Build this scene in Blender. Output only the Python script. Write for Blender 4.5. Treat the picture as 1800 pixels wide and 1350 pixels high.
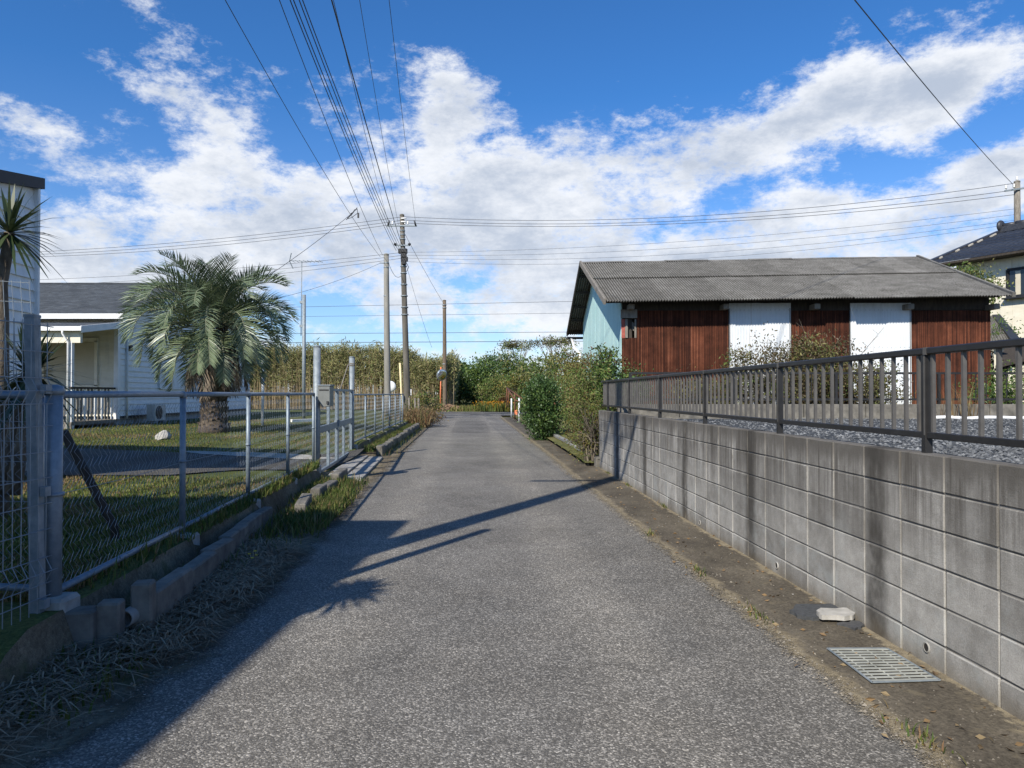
import bpy, bmesh, math, random
from math import sin, cos, tan, pi, radians, sqrt, exp, atan, atan2
from mathutils import Vector, Matrix, noise as mnoise

# ------------------------------------------------------------------ scene, camera, sky, sun
scene = bpy.context.scene
for o_ in list(bpy.data.objects):
    bpy.data.objects.remove(o_)
col = scene.collection
EYE = 1.475
FPX = 1300.0
cam_d = bpy.data.cameras.new('camera')
cam_d.sensor_width = 36.0
cam_d.lens = 36.0 * FPX / 1800.0
cam_d.clip_start = 0.05
cam_d.clip_end = 6000
cam = bpy.data.objects.new('camera', cam_d)
cam.location = (0, 0, EYE)
cam.rotation_euler = (radians(90) + atan(17 / FPX), 0, 0)
col.objects.link(cam)
scene.camera = cam
scene.view_settings.view_transform = 'Standard'
scene.view_settings.look = 'None'
scene.view_settings.exposure = 0.36
scene.view_settings.gamma = 1.0

SUN_AZ = radians(28.2)      # direction the shadows fall, measured from +Y towards +X
SUN_EL = radians(38.0)
sun_d = bpy.data.lights.new('sun', 'SUN')
sun_d.energy = 5.0
sun_d.angle = radians(0.53)
sun_d.color = (1.0, 0.93, 0.82)
sun = bpy.data.objects.new('sun', sun_d)
sdir = Vector((sin(SUN_AZ) * cos(SUN_EL), cos(SUN_AZ) * cos(SUN_EL), -sin(SUN_EL)))
sun.rotation_euler = sdir.to_track_quat('-Z', 'Y').to_euler()
sun.location = (-20, -30, 40)
col.objects.link(sun)

world = bpy.data.worlds.new('World')
scene.world = world
world.use_nodes = True
SKY_STRENGTH = 0.088
BANK_K = 1.0
world.cycles.sampling_method = 'MANUAL'
world.cycles.sample_map_resolution = 512
def build_world():
    nt = world.node_tree
    N, L = nt.nodes, nt.links
    N.clear()
    out = N.new('ShaderNodeOutputWorld')
    bg = N.new('ShaderNodeBackground')
    bg.inputs['Strength'].default_value = SKY_STRENGTH
    L.new(bg.outputs[0], out.inputs[0])
    sky = N.new('ShaderNodeTexSky')
    sky.sky_type = 'NISHITA'
    sky.sun_disc = False
    sky.sun_elevation = SUN_EL
    sky.sun_rotation = SUN_AZ + pi
    sky.altitude = 10
    sky.air_density = 1.0
    sky.dust_density = 0.35
    sky.ozone_density = 2.6
    tc = N.new('ShaderNodeTexCoord')
    d = tc.outputs['Generated']
    def M(op, a, b=None, c=None, clamp=False):
        n = N.new('ShaderNodeMath'); n.operation = op; n.use_clamp = clamp
        for i, v in enumerate((a, b, c)):
            if v is None: continue
            if isinstance(v, (int, float)): n.inputs[i].default_value = v
            else: L.new(v, n.inputs[i])
        return n.outputs[0]
    sep = N.new('ShaderNodeSeparateXYZ'); L.new(d, sep.inputs[0])
    x, y, z = sep.outputs
    az = M('ARCTAN2', x, y)
    el = M('ARCSINE', z)
    def vec(sx, sy, sz, oz=0.0):
        m = N.new('ShaderNodeMapping'); m.vector_type = 'POINT'
        L.new(d, m.inputs[0])
        m.inputs['Scale'].default_value = (sx, sy, sz)
        m.inputs['Location'].default_value = (0.31, 1.7, oz)
        return m.outputs[0]
    def fbm(v, scale, detail, rough, dist=0.0):
        n = N.new('ShaderNodeTexNoise'); L.new(v, n.inputs['Vector'])
        n.inputs['Scale'].default_value = scale; n.inputs['Detail'].default_value = detail
        n.inputs['Roughness'].default_value = rough; n.inputs['Distortion'].default_value = dist
        return n.outputs[0]
    # cloud banks: (px, py, half width px, half height px, tilt, amount)
    banks = [(380, 270, 110, 55, 0.25, .12), (560, 330, 160, 75, 0.1, .16), (785, 175, 50, 60, .5, .26), (850, 300, 110, 90, 0.3, .20),
             (1010, 260, 80, 80, 0.0, .26), (1200, 250, 130, 60, -0.15, .22), (1380, 215, 140, 45, -0.28, .26),
             (1540, 170, 130, 45, -0.30, .30), (1690, 128, 90, 40, -0.3, .34), (1640, 210, 130, 30, -.2, .16), (1000, 400, 420, 60, 0, .12), (1450, 350, 160, 50, -.1, .12),
             (250, 20, 100, 26, .3, .20), (285, 145, 90, 40, .25, .17), (440, 200, 85, 34, .2, .10), (620, 150, 110, 45, .1, .13), (500, 90, 70, 30, .2, .03), (370, 90, 60, 60, 0, -.08),
             (100, 245, 150, 40, 0, .16), (20, 190, 55, 24, .3, .16), (755, 100, 45, 24, 0, .20), (870, 145, 80, 50, 0, .16),
             (1620, 245, 62, 22, -.2, .22), (1790, 280, 60, 42, 0, .20), (1650, 320, 80, 40, -.1, .16), (260, 400, 320, 60, 0, .16), (620, 440, 420, 70, 0, .12), (1250, 450, 500, 60, 0, .16),
             (800, 520, 900, 40, 0, .08),
             (1150, 70, 330, 75, 0, -.22), (640, 40, 150, 40, 0, -.12), (1570, 295, 80, 40, -.3, -.22), (1740, 225, 60, 25, -.2, -.12), (1300, 400, 200, 25, 0, -.05), (90, 90, 110, 50, 0, -.12),
             (150, 350, 110, 24, 0.05, -.14), (500, 260, 55, 45, .8, -.20), (200, 200, 90, 30, .2, -.08), (700, 240, 40, 50, .3, -.08), (950, 205, 30, 50, 0, -.10)]
    ae = N.new('ShaderNodeCombineXYZ'); L.new(az, ae.inputs[0]); L.new(el, ae.inputs[1])
    total = None
    for (px, py, sx, sy, tl, amt) in banks:
        a0 = atan((px - 900) / FPX)
        e0 = atan((692 - py) / FPX * cos(a0))
        sa, se = sx / FPX * cos(a0) ** 2, sy / FPX * cos(a0)
        mp = N.new('ShaderNodeMapping'); mp.vector_type = 'TEXTURE'
        L.new(ae.outputs[0], mp.inputs[0])
        mp.inputs['Location'].default_value = (a0, e0, 0)
        mp.inputs['Rotation'].default_value = (0, 0, -atan(tl))
        mp.inputs['Scale'].default_value = (sa * 2.0, se * 2.0, 1)
        gr = N.new('ShaderNodeTexGradient'); gr.gradient_type = 'SPHERICAL'
        L.new(mp.outputs[0], gr.inputs[0])
        n = N.new('ShaderNodeMath'); n.operation = 'MULTIPLY_ADD'
        L.new(gr.outputs['Fac'], n.inputs[0]); n.inputs[1].default_value = amt * BANK_K
        if total is not None: L.new(total, n.inputs[2])
        else: n.inputs[2].default_value = 0
        total = n.outputs[0]
    # even cover outside: more cloud low down, open sky overhead
    base = M('MULTIPLY_ADD', M('MAXIMUM', el, 0.0), -0.30, 0.03)
    low = M('MULTIPLY', M('EXPONENT', M('MULTIPLY', M('MAXIMUM', el, 0.0), -6.0)), 0.10)
    cover = M('ADD', total, M('ADD', base, low))
    a_ = fbm(vec(1, 1, 1.9, 0), 6.6, 10, .70, 0)
    a1 = fbm(vec(1, 1, 2.1, .10), 9.0, 6, .66, 0)
    ctr = lambda v, k: M('MULTIPLY_ADD', v, k, .5 - .5 * k)
    d0 = M('ADD', ctr(a_, 1.5), cover)
    d1 = M('ADD', ctr(a1, 1.25), M('MULTIPLY', cover, .9))
    mr = N.new('ShaderNodeMapRange'); mr.interpolation_type = 'SMOOTHSTEP'
    L.new(d0, mr.inputs[0]); mr.inputs[1].default_value = .48; mr.inputs[2].default_value = .76
    alpha = M('MULTIPLY', mr.outputs[0], .97)
    sh = N.new('ShaderNodeMapRange'); sh.interpolation_type = 'SMOOTHSTEP'
    L.new(M('ADD', M('MULTIPLY', d1, .6), M('MULTIPLY', d0, .4)), sh.inputs[0]); sh.inputs[1].default_value = .56; sh.inputs[2].default_value = .93
    ramp = N.new('ShaderNodeMix'); ramp.data_type = 'RGBA'
    L.new(sh.outputs[0], ramp.inputs['Factor'])
    k = 1.0 / SKY_STRENGTH
    ramp.inputs['A'].default_value = (.745 * k, .765 * k, .80 * k, 1)
    ramp.inputs['B'].default_value = (.40 * k, .455 * k, .55 * k, 1)
    tint = N.new('ShaderNodeMix'); tint.data_type = 'RGBA'; tint.blend_type = 'MULTIPLY'; tint.inputs['Factor'].default_value = 1.0
    L.new(sky.outputs[0], tint.inputs['A'])
    hz = N.new('ShaderNodeMix'); hz.data_type = 'RGBA'; hm = N.new('ShaderNodeMapRange'); L.new(el, hm.inputs[0]); hm.inputs[1].default_value = .0; hm.inputs[2].default_value = .38
    L.new(hm.outputs[0], hz.inputs['Factor']); hz.inputs['A'].default_value = (1.0, 1.12, 1.42, 1); hz.inputs['B'].default_value = (.38, .86, 1.36, 1)
    L.new(hz.outputs['Result'], tint.inputs['B'])
    mix = N.new('ShaderNodeMix'); mix.data_type = 'RGBA'
    L.new(alpha, mix.inputs['Factor']); L.new(tint.outputs['Result'], mix.inputs['A']); L.new(ramp.outputs['Result'], mix.inputs['B'])
    L.new(mix.outputs['Result'], bg.inputs['Color'])
build_world()

# ------------------------------------------------------------------ helpers
def G(px, py, z=0.0):
    Y = (EYE - z) * FPX / (py - 692.0)
    return Vector(((px - 900) / FPX * Y, Y, z))
def at(px, py, Y):
    return Vector(((px - 900) / FPX * Y, Y, EYE + (692 - py) / FPX * Y))

class MB:
    def __init__(s): s.v = []; s.f = []; s.mi = []
    def add(s, vs, fs, mi=0):
        b = len(s.v); s.v.extend([tuple(p) for p in vs])
        s.f.extend([tuple(b + i for i in f) for f in fs]); s.mi.extend([mi] * len(fs))
    def hexa(s, p, mi=0):   # 8 points: bottom 4 ccw, top 4 ccw
        s.add(p, [(3, 2, 1, 0), (4, 5, 6, 7), (0, 1, 5, 4), (1, 2, 6, 5), (2, 3, 7, 6), (3, 0, 4, 7)], mi)
    def box(s, c, size, rot=None, mi=0):
        hx, hy, hz = size[0] / 2, size[1] / 2, size[2] / 2
        p = [Vector(q) for q in ((-hx, -hy, -hz), (hx, -hy, -hz), (hx, hy, -hz), (-hx, hy, -hz), (-hx, -hy, hz), (hx, -hy, hz), (hx, hy, hz), (-hx, hy, hz))]
        if rot is not None: p = [rot @ q for q in p]
        c = Vector(c); s.hexa([c + q for q in p], mi)
    def beam(s, a, b, w, h, mi=0, up=(0, 0, 1)):
        a, b = Vector(a), Vector(b); d = (b - a).normalized(); up = Vector(up)
        if abs(d.dot(up)) > .98: up = Vector((0, 1, 0))
        r = d.cross(up).normalized(); u = r.cross(d)
        o = [(-w / 2, -h / 2), (w / 2, -h / 2), (w / 2, h / 2), (-w / 2, h / 2)]
        A = [a + r * i + u * j for i, j in o]; B = [b + r * i + u * j for i, j in o]
        s.add(A + B, [(0, 1, 2, 3), (7, 6, 5, 4), (1, 0, 4, 5), (2, 1, 5, 6), (3, 2, 6, 7), (0, 3, 7, 4)], mi)
    def tube(s, pts, r, n=6, mi=0, cap=True):
        pts = [Vector(p) for p in pts]
        rs = r if isinstance(r, (list, tuple)) else [r] * len(pts)
        vs = []; ref = None
        for i, p in enumerate(pts):
            d = (pts[min(i + 1, len(pts) - 1)] - pts[max(i - 1, 0)])
            d = d.normalized() if d.length > 1e-9 else Vector((0, 0, 1))
            if ref is None:
                ref = Vector((0, 0, 1)) if abs(d.z) < .9 else Vector((1, 0, 0))
            a = (ref - d * ref.dot(d)); a = a.normalized() if a.length > 1e-6 else d.orthogonal().normalized()
            ref = a; b = d.cross(a)
            for k in range(n):
                t = 2 * pi * k / n
                vs.append(p + (a * cos(t) + b * sin(t)) * rs[i])
        fs = []
        for i in range(len(pts) - 1):
            for k in range(n):
                k2 = (k + 1) % n
                fs.append((i * n + k, i * n + k2, (i + 1) * n + k2, (i + 1) * n + k))
        if cap:
            fs.append(tuple(reversed(range(n)))); m = (len(pts) - 1) * n
            fs.append(tuple(range(m, m + n)))
        s.add(vs, fs, mi)
    def lathe(s, prof, c, n=16, mi=0, M_=None):
        c = Vector(c); vs = []
        for r, z in prof:
            for k in range(n):
                t = 2 * pi * k / n; q = Vector((r * cos(t), r * sin(t), z))
                vs.append(c + (M_ @ q if M_ is not None else q))
        fs = []
        for i in range(len(prof) - 1):
            for k in range(n):
                k2 = (k + 1) % n; fs.append((i * n + k, i * n + k2, (i + 1) * n + k2, (i + 1) * n + k))
        fs.append(tuple(reversed(range(n)))); m = (len(prof) - 1) * n; fs.append(tuple(range(m, m + n)))
        s.add(vs, fs, mi)
    def mesh(s, name, mats):
        me = bpy.data.meshes.new(name); me.from_pydata(s.v, [], s.f)
        mats = mats if isinstance(mats, (list, tuple)) else [mats]
        for m in mats: me.materials.append(m)
        if len(mats) > 1: me.polygons.foreach_set('material_index', s.mi)
        me.update(); return me
    def build(s, name, mats, parent=None, smooth=False, kind=None, bevel=0):
        me = s.mesh(name, mats)
        if bevel:
            bm = bmesh.new(); bm.from_mesh(me)
            bmesh.ops.bevel(bm, geom=list(bm.edges), offset=bevel, segments=1, affect='EDGES', profile=.5)
            bm.to_mesh(me); bm.free()
        if smooth: me.polygons.foreach_set('use_smooth', [True] * len(me.polygons))
        return link(name, me, parent, kind)
def link(name, me, parent=None, kind=None):
    o = bpy.data.objects.new(name, me); col.objects.link(o)
    if parent is not None: setpar(o, parent)
    if kind: o['kind'] = kind
    return o
WL = {}
def setpar(o, parent):
    o.parent = parent
    p = parent; t = Vector((0, 0, 0))
    t = WL.get(parent.name, Vector((0, 0, 0)))
    o.matrix_parent_inverse = Matrix.Translation(-t)
def tag(o, label, cat, group=None):
    o['label'] = label; o['category'] = cat
    if group: o['group'] = group
    return o
def thing(name, label, cat, loc, group=None):
    o = bpy.data.objects.new(name, None); col.objects.link(o)
    o.location = loc; o.empty_display_size = .1; WL[o.name] = Vector(loc)
    return tag(o, label, cat, group)
def structure(name, mb, mats, smooth=False):
    return mb.build(name, mats, None, smooth, 'structure')
def lerp(a, b, t): return a + (b - a) * t
def table(tb, x):
    if x <= tb[0][0]: return tb[0][1]
    for (a, b), (c, d) in zip(tb, tb[1:]):
        if x <= c: return lerp(b, d, (x - a) / (c - a))
    return tb[-1][1]
def fn(x, y, z=0.0): return mnoise.noise(Vector((x, y, z)))

# ------------------------------------------------------------------ materials
class NT:
    def __init__(s, name):
        s.m = bpy.data.materials.new(name); s.m.use_nodes = True
        s.t = s.m.node_tree; s.N, s.L = s.t.nodes, s.t.links
        s.b = s.N['Principled BSDF']; s.out = s.N['Material Output']
        s.g = s.N.new('ShaderNodeNewGeometry')
        s.oi = s.N.new('ShaderNodeObjectInfo')
        s.pos = s.g.outputs['Position']
    def math(s, op, a, b=None, c=None, clamp=False):
        n = s.N.new('ShaderNodeMath'); n.operation = op; n.use_clamp = clamp
        for i, v in enumerate((a, b, c)):
            if v is None: continue
            if isinstance(v, (int, float)): n.inputs[i].default_value = v
            else: s.L.new(v, n.inputs[i])
        return n.outputs[0]
    def sc(s, sx, sy, sz, src=None):
        m = s.N.new('ShaderNodeMapping'); s.L.new(src or s.pos, m.inputs[0]); m.inputs['Scale'].default_value = (sx, sy, sz); return m.outputs[0]
    def noise(s, scale, detail=4, rough=.55, v=None, dist=0):
        n = s.N.new('ShaderNodeTexNoise'); s.L.new(v or s.pos, n.inputs['Vector'])
        n.inputs['Scale'].default_value = scale; n.inputs['Detail'].default_value = detail
        n.inputs['Roughness'].default_value = rough; n.inputs['Distortion'].default_value = dist
        return n.outputs[0]
    def vor(s, scale, v=None, out='Color', feature='F1'):
        n = s.N.new('ShaderNodeTexVoronoi'); n.feature = feature; s.L.new(v or s.pos, n.inputs['Vector']); n.inputs['Scale'].default_value = scale
        return n.outputs[out]
    def ramp(s, fac, stops, interp='LINEAR'):
        n = s.N.new('ShaderNodeValToRGB'); s.L.new(fac, n.inputs[0]); cr = n.color_ramp; cr.interpolation = interp
        while len(cr.elements) < len(stops): cr.elements.new(.5)
        for e, (p, c) in zip(cr.elements, stops):
            e.position = p; e.color = (c, c, c, 1) if isinstance(c, (int, float)) else (*c, 1)
        return n.outputs[0]
    def mr(s, v, a, b, c=0, d=1, smooth=True):
        n = s.N.new('ShaderNodeMapRange'); n.interpolation_type = 'SMOOTHSTEP' if smooth else 'LINEAR'
        s.L.new(v, n.inputs[0])
        for i, q in enumerate((a, b, c, d)): n.inputs[i + 1].default_value = q
        return n.outputs[0]
    def mix(s, f, a, b, blend='MIX'):
        n = s.N.new('ShaderNodeMix'); n.data_type = 'RGBA'; n.blend_type = blend
        for k, v in (('Factor', f), ('A', a), ('B', b)):
            if isinstance(v, (int, float)) and k == 'Factor': n.inputs[k].default_value = v
            elif isinstance(v, tuple): n.inputs[k].default_value = (*v, 1)
            else: s.L.new(v, n.inputs[k])
        return n.outputs['Result']
    def xyz(s, src=None):
        n = s.N.new('ShaderNodeSeparateXYZ'); s.L.new(src or s.pos, n.inputs[0]); return n.outputs
    def bump(s, h, strength=.4, dist=.01):
        n = s.N.new('ShaderNodeBump'); n.inputs['Strength'].default_value = strength; n.inputs['Distance'].default_value = dist
        s.L.new(h, n.inputs['Height']); s.L.new(n.outputs[0], s.b.inputs['Normal'])
    def fin(s, c, rough=.8, metal=0, spec=None):
        if isinstance(c, tuple): s.b.inputs['Base Color'].default_value = (*c, 1)
        else: s.L.new(c, s.b.inputs['Base Color'])
        if isinstance(rough, (int, float)): s.b.inputs['Roughness'].default_value = rough
        else: s.L.new(rough, s.b.inputs['Roughness'])
        s.b.inputs['Metallic'].default_value = metal
        if spec is not None: s.b.inputs['Specular IOR Level'].default_value = spec
        return s.m
def simple(name, c1, c2, scale=6, rough=.75, metal=0, bscale=0, bstr=.3, bdist=.005, detail=5, rnd=0.0, stretch=(1, 1, 1), spec=None):
    t = NT(name); v = t.sc(*stretch)
    f = t.noise(scale, detail, .6, v)
    c = t.ramp(f, [(.3, c1), (.7, c2)])
    if rnd:
        c = t.mix(1.0, c, t.ramp(t.oi.outputs['Random'], [(0, 1 - rnd), (1, 1 + rnd * .6)]), 'MULTIPLY')
    if bscale: t.bump(t.noise(bscale, 4, .6, v), bstr, bdist)
    return t.fin(c, rough, metal, spec)
def leafmat(name, cols, trans=.25, rough=.5, spec=.3):
    t = NT(name)
    c = t.ramp(t.g.outputs['Random Per Island'], [(i / max(1, len(cols) - 1), q) for i, q in enumerate(cols)])
    big = t.ramp(t.noise(1.1, 3), [(.3, .72), (.7, 1.2)])
    c = t.mix(1.0, c, big, 'MULTIPLY')
    t.fin(c, rough, 0, spec)
    tr = t.N.new('ShaderNodeBsdfTranslucent'); t.L.new(c, tr.inputs[0])
    ms = t.N.new('ShaderNodeMixShader'); ms.inputs[0].default_value = trans
    t.L.new(t.b.outputs[0], ms.inputs[1]); t.L.new(tr.outputs[0], ms.inputs[2]); t.L.new(ms.outputs[0], t.out.inputs[0])
    return t.m

def m_asphalt(name='asphalt', k=1.22, fine=1.0):
    t = NT(name)
    v = t.vor(118 * fine, out='Color')
    sp = t.N.new('ShaderNodeSeparateColor'); t.L.new(v, sp.inputs[0])
    stone = t.ramp(sp.outputs[0], [(0, .04 * k), (.4, .085 * k), (.7, .17 * k), (.92, .33 * k), (1, .52 * k)])
    v2 = t.noise(260, 2, .6)
    c = t.mix(.35, stone, t.ramp(v2, [(.35, .05 * k), (.65, .25 * k)]))
    warm = t.mix(t.noise(1.7, 4), (1.0, .955, .86), (1.0, .92, .78))
    c = t.mix(1.0, c, warm, 'MULTIPLY')
    c = t.mix(1.0, c, t.ramp(t.noise(.55, 6, .65), [(.3, .74), (.72, 1.2)]), 'MULTIPLY')
    c = t.mix(1.0, c, t.ramp(t.noise(3.2, 5, .7), [(.3, .88), (.7, 1.1)]), 'MULTIPLY')
    X = t.xyz()
    # wheel paths polished paler, crown darker: position across the lane
    u = t.math('ADD', t.math('MULTIPLY_ADD', X[1], .056, X[0]), t.math('MULTIPLY_ADD', t.noise(.5, 3), .5, -.25))
    wp_ = t.math('MAXIMUM', t.mr(t.math('ABSOLUTE', t.math('ADD', u, .85)), .42, .08), t.mr(t.math('ABSOLUTE', t.math('SUBTRACT', u, .85)), .42, .08))
    c = t.mix(1.0, c, t.mix(t.math('MULTIPLY', wp_, t.noise(1.3, 4)), (.93, .93, .93), (1.28, 1.26, 1.22)), 'MULTIPLY')
    # oil and damp stains
    st = t.mr(t.noise(1.15, 6, .7, t.sc(1.5, .7, 1)), .62, .74)
    c = t.mix(t.math('MULTIPLY', st, .45), c, (.04 * k, .036 * k, .03 * k))
    # hairline cracks
    cn_ = t.N.new('ShaderNodeTexVoronoi'); cn_.feature = 'DISTANCE_TO_EDGE'
    wv = t.N.new('ShaderNodeVectorMath'); wv.operation = 'ADD'
    nz = t.N.new('ShaderNodeTexNoise'); nz.inputs['Scale'].default_value = 2.2; nz.inputs['Detail'].default_value = 5; t.L.new(t.pos, nz.inputs['Vector'])
    sv = t.N.new('ShaderNodeVectorMath'); sv.operation = 'SCALE'; sv.inputs['Scale'].default_value = .5; t.L.new(nz.outputs['Color'], sv.inputs[0])
    t.L.new(t.pos, wv.inputs[0]); t.L.new(sv.outputs[0], wv.inputs[1]); t.L.new(wv.outputs[0], cn_.inputs['Vector']); cn_.inputs['Scale'].default_value = .42
    ck = t.math('MULTIPLY', t.mr(cn_.outputs['Distance'], .006, .001), t.mr(t.noise(.35, 3), .50, .58))
    c = t.mix(t.math('MULTIPLY', ck, .28), c, (.03, .027, .022))
    dist = t.vor(118 * fine, out='Distance')
    t.bump(t.math('ADD', t.math('MULTIPLY', dist, -1.0), t.math('MULTIPLY', sp.outputs[0], .6)), .55, .006)
    return t.fin(c, .84, 0, .3)
A = {}
A['asphalt'] = m_asphalt()
A['asphalt_patch'] = m_asphalt('asphalt_patch', .98, 1.5)
A['asphalt_drive'] = m_asphalt('asphalt_drive', .62, 1.3)
A['asphalt_cross'] = m_asphalt('asphalt_cross', .80, 1.2)

def edge_blend(t, alpha):
    tr = t.N.new('ShaderNodeBsdfTransparent'); ms = t.N.new('ShaderNodeMixShader')
    t.L.new(alpha, ms.inputs[0]); t.L.new(tr.outputs[0], ms.inputs[1]); t.L.new(t.b.outputs[0], ms.inputs[2]); t.L.new(ms.outputs[0], t.out.inputs[0])
def attr_d(t):
    n = t.N.new('ShaderNodeAttribute'); n.attribute_name = 'across'; return n.outputs['Fac']
def m_dirt():
    t = NT('sandy_dirt'); d = attr_d(t)
    n = t.noise(1.6, 6, .65); n2 = t.noise(38, 4, .7); sp = t.noise(190, 3, .7)
    c = t.ramp(n, [(.3, (.075, .062, .042)), (.5, (.165, .136, .092)), (.72, (.27, .222, .15))])
    c = t.mix(1.0, c, t.ramp(n2, [(.3, .6), (.7, 1.35)]), 'MULTIPLY')
    c = t.mix(1.0, c, t.ramp(sp, [(.3, .6), (.7, 1.4)]), 'MULTIPLY')
    moss = t.mr(t.noise(2.7, 5, .6), .56, .68)
    c = t.mix(t.math('MULTIPLY', moss, .6), c, (.055, .075, .022))
    t.bump(n2, .6, .012)
    t.fin(c, .95, 0, .15)
    w = t.math('ADD', d, t.math('ADD', t.math('MULTIPLY_ADD', t.noise(2.2, 5, .6), .36, -.18), t.math('MULTIPLY_ADD', sp, .34, -.17)))
    edge_blend(t, t.mr(w, .86, .70))
    return t.m
A['dirt'] = m_dirt()
def m_gutter():
    t = NT('mossy_gutter_concrete'); d = attr_d(t)
    n = t.noise(1.3, 6, .65, t.sc(1.6, .7, 1)); n2 = t.noise(60, 4, .7); n3 = t.noise(7, 5, .6); sp = t.noise(180, 3, .7)
    c = t.ramp(n, [(.3, (.055, .047, .036)), (.55, (.105, .090, .067)), (.75, (.17, .148, .112))])
    c = t.mix(1.0, c, t.ramp(n2, [(.3, .5), (.7, 1.5)]), 'MULTIPLY')
    c = t.mix(t.math('MULTIPLY', t.mr(n3, .58, .7), .5), c, (.18, .15, .097))
    sand = t.ramp(t.noise(12, 5, .7), [(.3, (.15, .122, .078)), (.7, (.32, .27, .18))])
    sand = t.mix(1.0, sand, t.ramp(sp, [(.3, .45), (.7, 1.55)]), 'MULTIPLY')
    wob = t.math('ADD', t.math('MULTIPLY_ADD', t.noise(3.0, 5, .65), .26, -.13), t.math('MULTIPLY_ADD', t.noise(26, 4, .7), .16, -.08))
    w = t.math('ADD', d, wob)
    lo = t.mr(w, .42, .34); hi = t.mr(w, .915, .95)
    c = t.mix(t.math('MULTIPLY', t.math('MAXIMUM', lo, hi), .85), c, sand)
    t.bump(n2, .5, .006); t.fin(c, .92, 0, .2)
    w2 = t.math('ADD', w, t.math('MULTIPLY_ADD', sp, .30, -.15))
    edge_blend(t, t.mr(w2, .235, .345))
    return t.m
A['gutter'] = m_gutter()
def m_sand():
    t = NT('pale_gravel'); sp = t.noise(60, 3, .7)
    c = t.ramp(t.noise(9, 5, .7), [(.3, (.30, .28, .24)), (.7, (.52, .50, .45))])
    c = t.mix(1.0, c, t.ramp(sp, [(.32, .6), (.68, 1.3)]), 'MULTIPLY')
    t.bump(sp, .6, .01)
    return t.fin(c, .95, 0, .15)
A['sand'] = m_sand()
def m_lawn():
    t = NT('lawn_soil')
    n = t.noise(.9, 6, .65); n2 = t.noise(45, 4, .7)
    c = t.ramp(n, [(.3, (.052, .065, .02)), (.5, (.095, .112, .036)), (.7, (.16, .15, .06))])
    c = t.mix(1.0, c, t.ramp(n2, [(.3, .5), (.7, 1.5)]), 'MULTIPLY')
    t.bump(n2, .7, .02)
    return t.fin(c, .95, 0, .1)
A['lawn'] = m_lawn()
def m_field():
    t = NT('field_ground')
    n = t.noise(.35, 6, .65); n2 = t.noise(9, 5, .7)
    c = t.ramp(n, [(.35, (.06, .075, .025)), (.6, (.13, .125, .05)), (.75, (.2, .165, .085))])
    c = t.mix(1.0, c, t.ramp(n2, [(.3, .6), (.7, 1.4)]), 'MULTIPLY')
    return t.fin(c, .95, 0, .1)
A['field'] = m_field()
def m_gravel():
    t = NT('gravel_bed')
    v = t.vor(42); sp = t.N.new('ShaderNodeSeparateColor'); t.L.new(v, sp.inputs[0])
    c = t.ramp(sp.outputs[0], [(0, (.07, .078, .085)), (.6, (.15, .165, .175)), (1, (.27, .285, .30))])
    dist = t.vor(42, out='Distance')
    c = t.mix(1.0, c, t.ramp(dist, [(0, 1.2), (.6, .35)]), 'MULTIPLY')
    t.bump(t.math('MULTIPLY', dist, -1), 1, .03)
    return t.fin(c, .9, 0, .2)
A['gravel'] = m_gravel()
A['stone_chip'] = simple('gravel_stone', (.11, .12, .13), (.30, .32, .335), 40, .85)

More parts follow.
